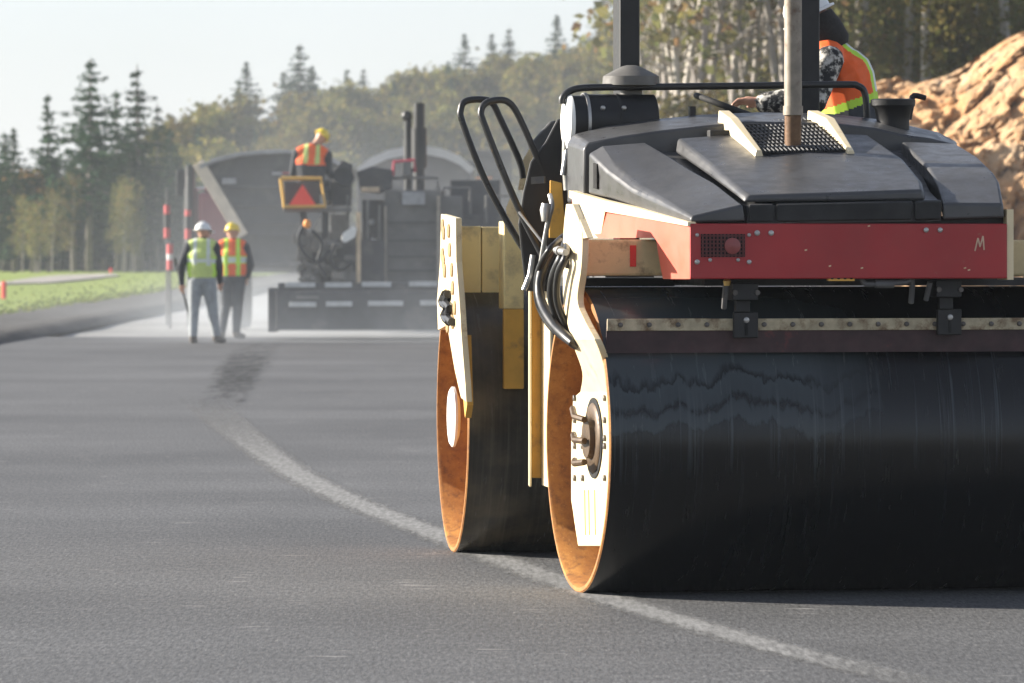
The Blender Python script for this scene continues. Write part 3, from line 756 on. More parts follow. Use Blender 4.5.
# cooling grille on the centre panel
def CP(x, y, up=0.0):
    v = .42 - (y - 133.5) / (194 - 133.5) * 1.12; p = A(x, y, v); p.z += up; return p
q = [CP(728, 128), CP(762, 156), CP(846, 154), CP(812, 122)]
mb = MB(); mb.loft([[p + Vector((0, 0, .004)) for p in q], [p + Vector((0, 0, .016)) for p in q]]); gr = part(mb, 'cooling_grille', m_hole)
mb = MB()
for k in range(1, 20):
    t = k / 20; mb.tube([q[0].lerp(q[3], t) + Vector((0, 0, .02)), q[1].lerp(q[2], t) + Vector((0, 0, .02))], .004, 5)
for k in range(1, 9):
    t = k / 9; mb.tube([q[0].lerp(q[1], t) + Vector((0, 0, .024)), q[3].lerp(q[2], t) + Vector((0, 0, .024))], .003, 5)
part(mb, 'grille_mesh', m_grey, parent=gr)
for xs in ((724, 726, 758), (813, 822, 850)):
    mb = MB()
    a0, a1, a2 = CP(xs[0], 124, .03), CP(xs[1] + 8, 133, .03), CP(xs[2], 155, .02)
    for p, s_ in ((a0, 1),): pass
    mb.loft([[a0 + Vector((-.03, 0, -.05)), a0 + Vector((-.025, 0, .03)), a0 + Vector((.025, 0, .03)), a0 + Vector((.03, 0, -.05))], [a1 + Vector((-.03, 0, -.05)), a1 + Vector((-.02, 0, .035)), a1 + Vector((.022, 0, .035)), a1 + Vector((.03, 0, -.05))], [a2 + Vector((-.02, -.02, -.03)), a2 + Vector((-.012, -.02, .0)), a2 + Vector((.012, -.02, .0)), a2 + Vector((.02, -.02, -.03))]])
    part(mb, 'grille_side_rail', m_cream2, bevel=.004, parent=gr)
# exhaust
ex = CP(793, 150)
mb = MB(); mb.tube([ex + Vector((0, 0, .17)), ex + Vector((0, 0, .5)), ex + Vector((0, 0, 1.2))], .038, 24)
mb.lathe(ex + Vector((0, 0, .17)), (0, 0, 1), [(-.02, .037), (-.02, .043), (.02, .043), (.02, .037)], 24, False)
part(mb, 'exhaust_pipe', m_rustpipe, True, label='weathered grey brown exhaust stack')
mb = MB(); mb.tube([ex - Vector((0, 0, .05)), ex + Vector((0, 0, .169))], .036, 24); part(mb, 'exhaust_base', m_rustbase, True, label='rusty lower end of the exhaust')
# red front panel, left red side, cream trim
z0, z1 = A(690, 279, -.75).z, A(690, 223.5, -.75).z
xl, xr = A(690, 250, -.75).x, A(1007, 250, -.75).x
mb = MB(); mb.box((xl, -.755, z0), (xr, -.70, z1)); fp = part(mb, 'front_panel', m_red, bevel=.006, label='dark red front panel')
mb = MB()
def vs_(x): return -.748 + (690 - x) / 118 * 1.37
sp = [(690, 223, 279), (663, 217.2, 279), (661, 216.8, 270), (656, 215.7, 240), (654, 215.2, 238), (640, 212, 238), (605, 204, 238), (598, 202, 238), (575, 193, 214), (572, 192, 207)]
mb.loft([[A(x, y0, vs_(x)), A(x, y1, vs_(x)), A(x, y1, vs_(x)) + Vector((.03, 0, 0)), A(x, y0, vs_(x)) + Vector((.03, 0, 0))] for x, y0, y1 in sp])
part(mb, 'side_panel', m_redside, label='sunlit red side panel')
mb = MB(); wq = [A(572, 192, .625), A(605, 202, .225), A(607, 205, .20), A(601, 238, .30), A(588, 238, .45), A(575, 212, .60)]
mb.prism([p + Vector((-.004, 0, 0)) for p in wq], (.003, 0, 0)); part(mb, 'white_side_plate', m_cream2)
mb = MB(); t0 = [(572, 190.5, .62), (605, 200, .22), (640, 208, -.14), (691, 222, -.75)]; w0 = [7, 11, 9, 4]
mb.loft([[A(x, y, v) + Vector((-.014, 0, 0)), A(x, y + h, v) + Vector((-.014, 0, 0)), A(x, y + h, v) + Vector((.02, 0, 0)), A(x, y, v) + Vector((.02, 0, 0))] for (x, y, v), h in zip(t0, w0)])
part(mb, 'cream_trim', m_cream2)
mb = MB(); mb.box((xr + .002, -.745, z0 - .005), (xr + .03, -.60, z1 + .06)); part(mb, 'side_panel', m_cream)
# lamp grille, bolts, tag, scratched letter on the front panel
def FP(x, y): p = A(x, y, -.757); return p
p0, p1 = FP(701, 257), FP(745, 234)
mb = MB(); mb.box((p0.x, -.757, p0.z), (p1.x, -.7545, p1.z)); lg = part(mb, 'lamp_grille', m_hole, parent=fp)
mb = MB()
for k in range(12):
    x = p0.x + (p1.x - p0.x) * (k + .5) / 12; mb.box((x - .0035, -.761, p0.z), (x + .0035, -.757, p1.z))
for k in range(6):
    z = p0.z + (p1.z - p0.z) * (k + .5) / 6; mb.box((p0.x, -.7632, z - .003), (p1.x, -.7612, z + .003))
part(mb, 'grille_bar', M('dark_maroon_bar', (.09, .012, .012), .5), parent=fp)
mb = MB(); c = FP(732, 246); mb.lathe((c.x, -.762, c.z), (0, -1, 0), [(0, .034), (.006, .034), (.010, .026), (.012, .0)], 24); part(mb, 'horn', M('pale_red_plastic', (.26, .06, .055), .4), True, parent=fp)
for x, y, r in ((697, 235, .008), (749, 235, .008), (697, 262, .011), (710, 260, .008), (738, 260, .008), (749, 262, .010), (757, 233, .012), (771, 233, .012), (926, 230, .011), (940, 230, .011)):
    mb = MB(); c = FP(x, y); mb.lathe((c.x, -.756, c.z), (0, -1, 0), [(0, r), (.006, r), (.009, r * .5)], 8); part(mb, 'bolt', m_steel, parent=fp)
mb = MB()
for a, b in (((975, 251), (978, 238)), ((978, 238), (980, 247)), ((980, 247), (983, 236)), ((983, 236), (984, 250))):
    mb.tube([FP(*a), FP(*b)], .0035, 5)
part(mb, 'scratched_letter', M('scratch_pale', (.6, .42, .3), .7), parent=fp)
mb = MB()
for x, y in ((806, 250), (869, 226), (969, 270), (862, 268), (830, 266), (965, 268)):
    c = FP(x, y); mb.obox((c.x, -.7562, c.z), (.005, 0, .001), (0, .001, 0), (0, 0, .003))
part(mb, 'paint_chip', m_cream, parent=fp)
p0, p1 = FP(829, 281), FP(855, 274)
mb = MB(); mb.box((p0.x, -.75, p0.z), (p1.x, -.72, p1.z)); tg = part(mb, 'tie_down_plate', m_yellow)
for k in range(4):
    c = FP(832.5 + 6.4 * k, 277.5); mb = MB(); mb.lathe((c.x, -.752, c.z), (0, -1, 0), [(0, .008), (.002, .008)], 10); part(mb, 'hole', m_hole, parent=tg)
mb = MB(); mb.tube([A(860, 272, -.70), A(864, 283, -.72), A(875, 284, -.72), A(905, 282, -.72), A(912, 280, -.7), A(911, 303, -.66)], .012, 8, round_=4); mb.lathe(A(875, 284, -.72), (1, 0, 0), [(0, .018), (.08, .018)], 10); part(mb, 'spray_pipe', m_grey, True)
for q0, q1 in ((A(930, 282, -.70), A(926, 300, -.66)), (A(726, 282, -.70), A(724, 308, -.62))):
    mb = MB(); mb.tube([q0, q1], .012, 8); part(mb, 'spray_pipe', m_grey, True)
mb = MB(); mb.lathe(A(727, 281, -.70), (0, 0, 1), [(-.02, .012), (.0, .018), (.01, .01)], 10); part(mb, 'spray_nozzle', M('brass', (.6, .42, .15), .35, .9), True)
# dark underside under the hood
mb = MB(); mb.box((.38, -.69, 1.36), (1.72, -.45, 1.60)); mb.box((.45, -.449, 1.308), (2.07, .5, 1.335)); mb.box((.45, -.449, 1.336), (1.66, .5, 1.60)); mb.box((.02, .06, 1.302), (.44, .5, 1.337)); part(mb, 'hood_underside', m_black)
# scraper
zt = A(608, 319, -.6).z; zb = A(608, 331, -.6).z
sb = MB(); sb.obox((DW / 2, -.575, (zt + zb) / 2), (DW / 2 - .005, 0, 0), (0, .006, .0), (0, -.002, (zt - zb) / 2)); sc_ = part(sb, 'scraper_bar', m_scrape, bevel=.002)
sb = MB(); sb.loft([[(.005, -.57, zt - .01), (.005, -.563, zt - .01), (.005, -.548, 1.03), (.005, -.557, 1.03)], [(DW - .005, -.57, zt - .01), (DW - .005, -.563, zt - .01), (DW - .005, -.548, 1.03), (DW - .005, -.557, 1.03)]]); part(sb, 'scraper_blade', m_scrub, parent=sc_)
for k in range(17):
    u = .06 + k * .123
    mb = MB(); mb.lathe((u, -.581, (zt + zb) / 2), (0, -1, 0), [(0, .011), (.010, .010), (.012, .004)], 8); part(mb, 'bolt', m_bolt, parent=sc_)
for x in (745.5, 949):
    sg = -.0145 * (x - 745)
    mb = MB()
    a = A(x, 283 + sg, -.66); b_ = A(x, 312 + sg, -.60); c = A(x, 338 + sg, -.60)
    mb.box((b_.x - .052, -.612, c.z), (b_.x + .052, -.585, b_.z)); mb.box((a.x - .055, -.66, b_.z + .05), (a.x + .055, -.56, a.z)); mb.box((a.x - .03, -.62, b_.z), (a.x + .03, -.58, b_.z + .05))
    bo = part(mb, 'scraper_bracket', m_black, bevel=.004)
    mb = MB(); mb.box((b_.x - .006, -.615, c.z + .01), (b_.x + .006, -.6125, c.z + .06)); part(mb, 'slot', m_hole, parent=bo)
    for dx, dz in ((.0, .075), ):
        mb = MB(); mb.lathe((b_.x + dx, -.612, c.z + dz), (0, -1, 0), [(0, .013), (.010, .012), (.012, .005)], 8); part(mb, 'bolt', m_steel, parent=bo)
    for dx in (-.045, .05):
        mb = MB(); mb.lathe((a.x + dx, -.66, a.z - .04), (0, -1, 0), [(0, .012), (.012, .011)], 8); part(mb, 'bolt', m_bolt, parent=bo)
# air cleaner, its cap, pre-cleaner dome, hand rail
c = A(566, 122, 1.0); rA = 28 / 5689 * 25.2
mb = MB(); mb.lathe(c, (1, 0, 0), [(.018, rA * .94), (.07, rA * .95), (.08, rA), (.395, rA), (.40, rA * .9)], 40); ac = part(mb, 'air_cleaner', m_black, True, label='black horizontal air filter canister with cream end cap')
mb = MB(); mb.lathe(c, (1, 0, 0), [(-.004, .02), (-.010, .03), (-.010, rA * .6), (.0, rA * .95), (.012, rA), (.018, rA)], 40); part(mb, 'end_cap', m_white, True, parent=ac)
mb = MB(); mb.lathe(c + Vector((.075, 0, 0)), (1, 0, 0), [(0, rA), (0, rA * 1.05), (.014, rA * 1.05), (.014, rA)], 40, False); part(mb, 'clamp_band', m_steel, True, parent=ac)
mb = MB(); mb.lathe(c + Vector((.22, 0, 0)), (1, 0, 0), [(0, rA), (0, rA * 1.03), (.012, rA * 1.03), (.012, rA)], 40, False); part(mb, 'clamp_band', m_matte, True, parent=ac)
for x, y in ((603, 108), (624, 108)):
    mb = MB(); mb.ball(A(x, y, 1.0 - rA * .9), .012, 8); part(mb, 'bolt', m_steel, True, parent=ac)
c = A(631, 90, 1.05)
mb = MB(); mb.lathe(c, (0, 0, 1), [(-.05, .05), (.015, .05), (.015, .115), (.02, .128), (.06, .125), (.065, .118), (.085, .08), (.105, .04), (.11, .02)], 40); part(mb, 'pre_cleaner_dome', m_cap, True)
mb = MB(); mb.tube([A(562, 104, .98), A(563, 97, .98), A(572, 90, .98), A(590, 87.5, .98), A(640, 87, .98), A(730, 86, .95), A(840, 84.5, .92), A(858, 86, .92), A(865, 94, .92), A(867, 118, .92)], .0155, 12, round_=5); part(mb, 'hand_rail', m_rail, True)
# roll bar
def post(px0, px1, v, dp, zb_, zt_):
    a = A(px0, 60, v); b_ = A(px1, 60, v); mb = MB(); mb.box((a.x, v, zb_), (b_.x, v + dp, zt_)); return mb
rb = post(620, 640, 1.25, .15, 1.4, 3.2); a = A(620, 60, 1.25); b_ = A(820, 60, 1.25)
rb.box((a.x, 1.25, 3.2), (b_.x, 1.40, 3.3))
p_ = A(801, 60, 1.25); rb.box((p_.x, 1.25, 1.4), (b_.x, 1.40, 3.2))
part(rb, 'roll_bar', m_black, bevel=.008)
# filler neck with lever at the right
c = A(893, 126, .75)
mb = MB(); mb.lathe(c, (0, 0, 1), [(-.1, .075), (.02, .072), (.075, .082), (.09, .098), (.115, .10), (.12, .09)], 28); fn = part(mb, 'filler_neck', m_black, True)
mb = MB(); mb.tube([c + Vector((.07, 0, .03)), c + Vector((.085, 0, .10)), c + Vector((.095, 0, .135)), c + Vector((.15, 0, .125))], [.016, .016, .016, .012], 8, round_=3); part(mb, 'lever', m_black, True, parent=fn)
mb = MB(); mb.obox(A(622 + 70, 112, .9), (.012, 0, 0), (0, .02, 0), (0, 0, .025)); part(mb, 'latch', m_black)
# steering wheel, column, console, seat and platform
c = A(733, 109, 1.15)
n_ = Vector((.33, -.10, .93)).normalized()
s1 = Vector((.93, 0, -.34)).normalized(); s1 = (s1 - n_ * s1.dot(n_)).normalized(); s2 = n_.cross(s1)
mb = MB(); mb.tube([c + (s1 * math.cos(2 * math.pi * k / 32) + s2 * math.sin(2 * math.pi * k / 32)) * .175 for k in range(33)], .014, 10, False)
mb.lathe(c - n_ * .03, n_, [(0, .03), (.035, .045), (.04, .02)], 16)
for k in range(3):
    an = 2.1 * k + .5; mb.tube([c, c + (s1 * math.cos(an) + s2 * math.sin(an)) * .175], .011, 8)
part(mb, 'steering_wheel', m_matte, True)
mb = MB(); mb.tube([c - n_ * .02, c - n_ * .25 + Vector((.03, 0, 0)), Vector((c.x + .1, c.y, 1.6))], .03, 12); part(mb, 'steering_column', m_matte, True)
mb = MB(); mb.box((A(700, 100, 1.3).x, 1.0, 1.45), (A(800, 100, 1.3).x, 1.24, 1.98)); part(mb, 'dash_console', m_black, bevel=.02)
mb = MB(); mb.obox(A(724, 137, .44) + Vector((0, 0, .01)), (.07, 0, 0), (0, .03, 0), (0, 0, .02)); part(mb, 'hood_latch', m_matte, bevel=.005)
mb = MB(); mb.box((.32, .9, 1.30), (1.82, 2.5, 1.36)); part(mb, 'platform', m_grey)
mb = MB(); mb.box((1.25, 1.55, 1.36), (1.75, 2.05, 1.72)); mb.box((1.22, 1.5, 1.72), (1.78, 2.1, 1.84)); mb.box((1.62, 1.62, 1.84), (1.72, 1.98, 2.0)); part(mb, 'operator_seat', m_matte, bevel=.03)
# dark machinery at the left of the platform
mb = MB(); mb.prism([AW(x, y, 25.55) for x, y in ((557, 119), (567, 118), (575, 150), (590, 190), (574, 236), (566, 255), (551, 272), (541, 292), (526, 291), (522, 262), (518, 224), (523, 192), (530, 162), (545, 142))], (.02, .08, 0)); part(mb, 'side_cabinet', m_black, bevel=.01)
mb = MB(); mb.prism([AW(x, y, 25.8) for x, y in ((530, 143), (550, 121), (556, 120), (556, 148), (540, 153))], (.1, .35, 0)); part(mb, 'fender_panel', m_grey, bevel=.01)
mb = MB(); mb.prism([AW(x, y, 25.9) for x, y in ((518, 190), (522, 162), (529, 149), (531, 156), (525, 190))], (.02, .05, 0)); part(mb, 'fender_panel', m_cream)
mb = MB(); mb.prism([AW(x, y, 26.1) for x, y in ((507, 232), (506, 208), (511, 196), (517, 203), (521, 232), (519, 240))], (.02, .05, 0)); part(mb, 'fender_panel', m_cream)
mb = MB(); mb.prism([AW(x, y, 25.35) for x, y in ((550, 180), (562, 183), (566, 238), (549, 238))], (.02, .1, 0)); part(mb, 'pump_bracket', m_yellow, bevel=.004)
mb = MB(); mb.prism([AW(x, y, 25.3) for x, y in ((531, 177), (544, 176), (544, 183), (531, 184))], (.01, .02, 0)); part(mb, 'data_plate', m_grey)
mb = MB(); mb.tube([AW(550, 195, 25.2), AW(552, 206, 25.15), AW(548, 222, 25.15), AW(541, 262, 25.2), AW(538, 285, 25.3)], .011, 8, round_=4); mb.lathe(AW(546, 210, 25.15), (0, 0, 1), [(-.05, .02), (0, .028), (.03, .02)], 10); part(mb, 'steel_cable', m_steel, True)
mb = MB(); mb.tube([AW(519, 212, 25.3), AW(547, 248, 25.2)], .006, 6); mb.tube([AW(533, 255, 25.3), AW(530, 275, 25.3), AW(524, 290, 25.3)], .012, 8); part(mb, 'thin_cable', m_steel, True)
mb = MB(); mb.tube([A(567, 130, 1.0), A(566, 165, 1.02), A(568, 190, 1.02)], .02, 10); mb.tube([A(567, 150, 1.0), A(563, 175, 1.0)], .012, 8); part(mb, 'drain_pipe', m_steel, True)
# ladder rails: two bent black tube loops
for pts, Y in (([(541, 262), (523, 248), (486, 182), (463, 124), (461, 109), (466, 101), (482, 99.5), (492, 103), (500, 118), (519, 160), (523, 178)], 25.75), ([(546, 262), (525, 222), (507, 182), (485, 126), (481, 112), (486, 103), (498, 100), (508, 102), (517, 113), (533, 148), (551, 192), (554, 212), (550, 240)], 25.45)):
    mb = MB(); mb.tube([AW(x, y, Y + .0015 * (i * 8)) for i, (x, y) in enumerate(pts)], .0155, 12, round_=6); part(mb, 'ladder_rail', m_rail, True)
# inner frame between the drums
def fr_box(x0, x1, y0, y1, Y0, dY, mat, name, **k):
    mb = MB(); mb.prism([AW(x0, y0, Y0), AW(x1, y0, Y0), AW(x1, y1, Y0), AW(x0, y1, Y0)], (0.02, dY, 0)); return part(mb, name, mat, bevel=.005, **k)
fr_box(529, 531.5, 290, 487, 25.66, .11, m_cream2, 'frame_plate')
fr_box(531.5, 541, 286, 478, 25.74, .03, m_yellow, 'frame_channel')
fr_box(549.5, 553, 292, 488, 25.45, .27, m_cream2, 'frame_plate')
fr_box(526, 553, 255, 296, 25.9, .04, m_black, 'frame_crossmember')
fr_box(528, 552, 238, 258, 25.6, .2, m_tan, 'frame_bracket')
# rear unit: box yoke, plates, perforated arm, hub cover
zt_, zm_, zb_ = B(480, 226, -.2).z, B(480, 308, -.2).z, B(480, 331, -.2).z
xa, xb = RR.at(456, 270, v=-.25).x, RR.at(507, 270, v=-.25).x
def rbox(a, b, name, mat, bevel=.006, **k):
    mb = MB(); mb.box(a, b)
    for v_ in mb.bm.verts: v_.co = R2F @ v_.co
    return part(mb, name, mat, bevel=bevel, **k)
rbox((xa, -.25, zm_), ((xa + xb) / 2 - .002, .35, zt_), 'rear_yoke', m_tan, label='pale yellow rear yoke box')
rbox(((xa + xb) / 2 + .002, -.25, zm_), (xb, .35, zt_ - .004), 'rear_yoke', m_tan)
rbox((xa - .001, -.254, zb_), (xb - .002, .35, zm_ - .001), 'rear_yoke_skirt', m_yellow)  # skirt a more saturated yellow than the box above
rbox((xb, .36, 1.2), (2.0, .7, 1.5), 'rear_frame', m_grey)
xa2, xb2 = RR.at(504, 270, v=-.70).x, RR.at(524, 270, v=-.70).x
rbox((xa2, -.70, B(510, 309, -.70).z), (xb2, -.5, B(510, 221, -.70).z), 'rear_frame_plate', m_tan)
rbox((xa2 - .001, -.702, B(510, 389, -.70).z), (xb2, -.655, B(510, 309, -.70).z - .001), 'rear_frame_plate', m_yellow)  # lower part of the plate in the more saturated yellow
mb = MB()
ap = [(441, 214), (455.5, 218), (456, 262), (459, 300), (461.5, 340), (465, 385), (466, 402), (461, 398), (455, 372), (447, 325), (438, 330), (437, 300), (440, 262)]
mb.prism([BU(x, y, -.06) for x, y in ap], (.03, 0, 0)); ra = part(mb, 'rear_drum_arm', m_cream, bevel=.003, label='cream rear drum arm full of bolt holes')
for x, y in ((443, 226), (444, 233), (449, 231), (450, 250), (443, 255), (444, 262), (445, 271), (452, 270), (453, 288), (446, 296), (447, 309), (455, 308), (452, 316), (448, 326), (453, 322)):
    mb = MB(); mb.lathe(BU(x, y, -.062), (-1, 0, 0), [(0, .035), (.006, .033), (.008, .02)], 10); part(mb, 'bolt', M('ochre_bolt', (.30, .19, .08), .6) if 'ochre_bolt' not in bpy.data.materials else bpy.data.materials['ochre_bolt'], parent=ra)
for k in range(2):
    mb = MB(); pth = [(445, 294), (442, 302), (447, 308), (444, 316), (449, 322)]; mb.tube([BU(x + 3 * k, y, -.075) for x, y in pth], .02, 8, round_=4); part(mb, 'hose_coil', m_hose, True, parent=ra)
mb = MB(); mb.lathe((.03, 0, 0), (-1, 0, 0), [(.0, .10), (.018, .145), (.03, .145), (.04, .13), (.042, .02)], 40); part(mb, 'hub_cover', m_white, True, parent=rdm)
mb = MB(); mb.prism([BU(x, y, -.02) for x, y in ((461, 335), (465, 335), (467, 405), (465, 418), (462, 385))], (.03, 0, 0)); part(mb, 'rear_drum_bracket', m_yellow)

# ------------------------------------------------------------------ people
def capsule(bm, a, b, ra, rb, k=1.0, side=None, n=12):
    a = Vector(a); b = Vector(b); t = (b - a); L = t.length
    t = t.normalized() if L > 1e-6 else Vector((0, 0, 1))
    s = Vector(side) if side else (t.cross(Vector((0, 0, 1))) if abs(t.z) < .9 else Vector((1, 0, 0)))
    s = (s - t * s.dot(t)).normalized(); w = t.cross(s)
    rows = [(a, -ra * math.sin(p), ra * math.cos(p)) for p in (1.35, .9, .45)] + [(a, 0, ra), (b, 0, rb)] + [(b, rb * math.sin(p), rb * math.cos(p)) for p in (.45, .9, 1.35)]
    vs = [[bm.verts.new(c + t * h + (s * math.cos(6.2832 * i / n) * k + w * math.sin(6.2832 * i / n)) * r) for i in range(n)] for c, h, r in rows]
    for p, q in zip(vs, vs[1:]):
        for i in range(n): bm.faces.new((p[i], p[(i + 1) % n], q[(i + 1) % n], q[i]))
    bm.faces.new(vs[0][::-1]); bm.faces.new(vs[-1])
def remesh(caps, voxel, name, mats, colfn=None, parent=None, smooth=3):
    bm = bmesh.new()
    for c in caps: capsule(bm, *c[:6])
    me = bpy.data.meshes.new('tmp'); bm.to_mesh(me); bm.free()
    o = bpy.data.objects.new('tmp', me); COL.objects.link(o)
    r = o.modifiers.new('r', 'REMESH'); r.mode = 'VOXEL'; r.voxel_size = voxel
    sm = o.modifiers.new('s', 'SMOOTH'); sm.iterations = smooth; sm.factor = .5
    dg = bpy.context.evaluated_depsgraph_get()
    me2 = bpy.data.meshes.new_from_object(o.evaluated_get(dg)); bpy.data.objects.remove(o)
    me2.name = name
    me2.materials.clear()
    for m in mats: me2.materials.append(m)
    n = len(me2.polygons); cc = np.empty(n * 3); me2.polygons.foreach_get('center', cc); cc = cc.reshape(-1, 3)
    if colfn is None:
        best = np.full(n, 1e9); idx = np.zeros(n, int)
        for c in caps:
            a = np.array(c[0]); b = np.array(c[1]); d = b - a; L = max(1e-9, d @ d)
            t = np.clip((cc - a) @ d / L, 0, 1); ds = np.linalg.norm(cc - a - t[:, None] * d, axis=1) - (c[2] + (c[3] - c[2]) * t) * (1 + (c[4] - 1) * .5)
            m_ = ds < best; best[m_] = ds[m_]; idx[m_] = c[6]
    else: idx = np.array([colfn(Vector(p)) for p in cc], int)
    me2.polygons.foreach_set('material_index', idx.astype(np.int32)); me2.shade_smooth()
    ob = bpy.data.objects.new(name, me2); COL.objects.link(ob); ob.parent = parent
    return ob

def person(label, loc, J, mats, voxel, vest_fn, vest_mats, helmet, group=None, hair=False, bulk=1.0, fat=1.0):
    """J: joints in local coordinates. mats: skin, upper, lower, boot"""
    root = empty('person', loc, label, 'person', group)
    V = {k: Vector(v) for k, v in J.items()}
    side = (V['r_sh'] - V['l_sh']).normalized(); fwd = V['face'].normalized(); up = (V['head'] - V['neck']).normalized()
    hs = (fwd.cross(up)).normalized()
    caps = []
    def c(a, b, ra, rb, m, k=1.0, sd=None): caps.append((a, b, ra, rb, k, sd, m))
    c(V['pelvis'], V['pelvis'].lerp(V['chest'], .5), .115, .115, 2, 1.4, side)
    c(V['pelvis'].lerp(V['chest'], .3), V['chest'], .12, .128, 1, 1.4, side)
    c(V['chest'], V['neck'] - (V['neck'] - V['chest']) * .25, .125, .085, 1, 1.55, side)
    c(V['neck'] - up * .04, V['head'] - up * .02, .058, .058, 0)
    c(V['head'] - up * .01, V['head'] + up * .055 - fwd * .012, .078, .092, 0)
    c(V['head'] - up * .07 + fwd * .035, V['head'] + up * .0 + fwd * .02, .05, .07, 0)      # jaw
    c(V['head'] + fwd * .09 + up * .025, V['head'] + fwd * .112 - up * .012, .012, .017, 0)  # nose
    c(V['head'] + fwd * .082 - up * .058 - hs * .016, V['head'] + fwd * .082 - up * .058 + hs * .016, .012, .012, 0)  # lips
    for s_ in (-1, 1): c(V['head'] + hs * s_ * .082 + up * .02, V['head'] + hs * s_ * .084 - up * .02, .018, .014, 0)
    for d in 'lr':
        c(V['neck'].lerp(V[d + '_sh'], .45), V[d + '_sh'], .075, .07, 1)
        c(V[d + '_sh'], V[d + '_el'], .068, .052 * bulk, 1); c(V[d + '_el'], V[d + '_wr'], .053 * bulk, .038 * bulk, 1)
        wd = (V[d + '_wr'] - V[d + '_el']).normalized()
        pal = side if abs(wd.dot(side)) < .8 else Vector((0, 1, 0))
        hd = V.get(d + '_hand', V[d + '_wr'] + wd * .18) - V[d + '_wr']; hd.normalize()
        across = (fwd - hd * fwd.dot(hd)); across = across.normalized() if across.length > .2 else up
        nrm = hd.cross(across)
        W0 = V[d + '_wr']; c(W0, W0 + hd * .03, .03, .03, 0); c(W0 + hd * .035, W0 + hd * .085, .020, .021, 0, 2.15, across)
        for q, ln in zip((-1.5, -.5, .5, 1.5), (.058, .072, .078, .068)):
            kn = W0 + hd * .095 + across * q * .0225; e1 = kn + hd * ln * .5 + nrm * .006; e2 = e1 + (hd * .7 + nrm * .75).normalized() * ln * .5
            c(kn, e1, .0095, .0088, 0); c(e1, e2, .0088, .0075, 0)
        tb_ = W0 + hd * .04 + across * .034; t1 = tb_ + (hd * .6 + across * .8).normalized() * .038; c(tb_, t1, .0125, .011, 0); c(t1, t1 + (hd * .95 + nrm * .3).normalized() * .03, .011, .009, 0)
        c(V['pelvis'].lerp(V[d + '_hip'], .5), V[d + '_hip'], .10, .098, 2)
        c(V[d + '_hip'], V[d + '_kn'], .098, .066, 2); c(V[d + '_kn'], V[d + '_an'], .066, .052, 2)
        c(V[d + '_an'] - Vector((0, 0, .0)), V[d + '_an'] - Vector((0, 0, .045)), .052, .05, 3)
        c(V[d + '_an'] - Vector((0, 0, .05)), V[d + '_toe'], .046, .038, 3)
    if fat != 1:
        caps = [(p[0], p[1], p[2] * fat, p[3] * fat, *p[4:]) if p[6] else p for p in caps]
    body = remesh(caps, voxel, 'body', mats, None, root)
    # vest: shell over the torso
    vc = [(p[0], p[1], p[2] + .014, p[3] + .014, p[4], p[5], 0) for p in caps[:3]]
    vc[0] = (V['pelvis'].lerp(V['chest'], .22), vc[0][1], .128 * fat, .13 * fat, 1.42, side, 0)
    for d in 'lr': vc.append((V['neck'].lerp(V[d + '_sh'], .4), V['neck'].lerp(V[d + '_sh'], .82), .084 * (fat + 1) / 2, .076 * fat, 1, None, 0))
    t_ = (V['neck'] - V['pelvis']).normalized(); L = (V['neck'] - V['pelvis']).length
    fx = t_.cross(side)
    def vf(p):
        r_ = p - V['pelvis']; return vest_fn(r_.dot(t_) / L, r_.dot(side), r_.dot(fx))
    remesh(vc, max(.007, voxel), 'vest', vest_mats, vf, root, 2)
    # hard hat
    hb = V['head'] + up * .035 - fwd * .01
    mb = MB(); mb.lathe(hb, up, [(0, .118), (.03, .118), (.07, .108), (.10, .085), (.12, .05), (.128, .01)], 28, True, hs, .92)
    mb.lathe(hb, up, [(0, .118), (-.002, .138), (.008, .138), (.012, .118)], 28, True, hs, .92)
    mb.obox(hb + fwd * .15 + up * .0, hs * .06, fwd * .03, up * .004)
    mb.tube([hb - fwd * .10 + up * .075, hb + up * .131, hb + fwd * .10 + up * .075], .012, 6, round_=4)
    mb.build('hard_hat', helmet, root, True)
    if hair:
        mb = MB(); mb.lathe(V['head'] - up * .10 - fwd * .035, up, [(-.05, .10), (-.02, .118), (.06, .115), (.125, .10)], 20, True, hs, .95); mb.build('hair', m_hair, root, True)
    for s_ in (-1, 1):
        mb = MB(); mb.ball(V['head'] + fwd * .083 + up * .022 + hs * .032 * s_, .011, 8); mb.build('eye', m_hair, root, True)
    return root

# two road workers seen from behind
base = dict(pelvis=(0, 0, .95), chest=(0, .0, 1.26), neck=(0, .01, 1.47), head=(0, .03, 1.60), face=(.3, 1, -.1),
            l_sh=(-.185, 0, 1.40), r_sh=(.185, 0, 1.40), l_el=(-.25, -.02, 1.12), r_el=(.25, -.02, 1.12), l_wr=(-.25, .10, .90), r_wr=(.25, .12, .9),
            l_hip=(-.09, 0, .90), r_hip=(.09, 0, .90), l_kn=(-.10, .03, .50), r_kn=(.11, .03, .50), l_an=(-.11, 0, .11), r_an=(.12, 0, .11), l_toe=(-.12, .15, .04), r_toe=(.15, .15, .04))
def vest_lime(t, s, f):
    if abs(abs(s) - .10) < .026 and t > .35: return 2
    if .42 < t < .52: return 2
    return 0 if abs(s) < .16 or t > .6 else 1
def vest_or(t, s, f):
    if abs(abs(s) - .095) < .032: return 1
    if .40 < t < .54: return 2
    if .36 < t < .40 or .54 < t < .58: return 1
    return 0
J1 = dict(base); J1.update(neck=(.02, .02, 1.47), face=(.75, .65, -.15), head=(.02, .04, 1.60), l_el=(-.30, -.03, 1.13), l_wr=(-.30, .06, .88), l_kn=(-.12, .03, .5), r_kn=(.15, .05, .5), l_an=(-.13, 0, .11), r_an=(.20, .10, .11), l_toe=(-.15, .15, .04), r_toe=(.30, .22, .04), pelvis=(.0, 0, .95))
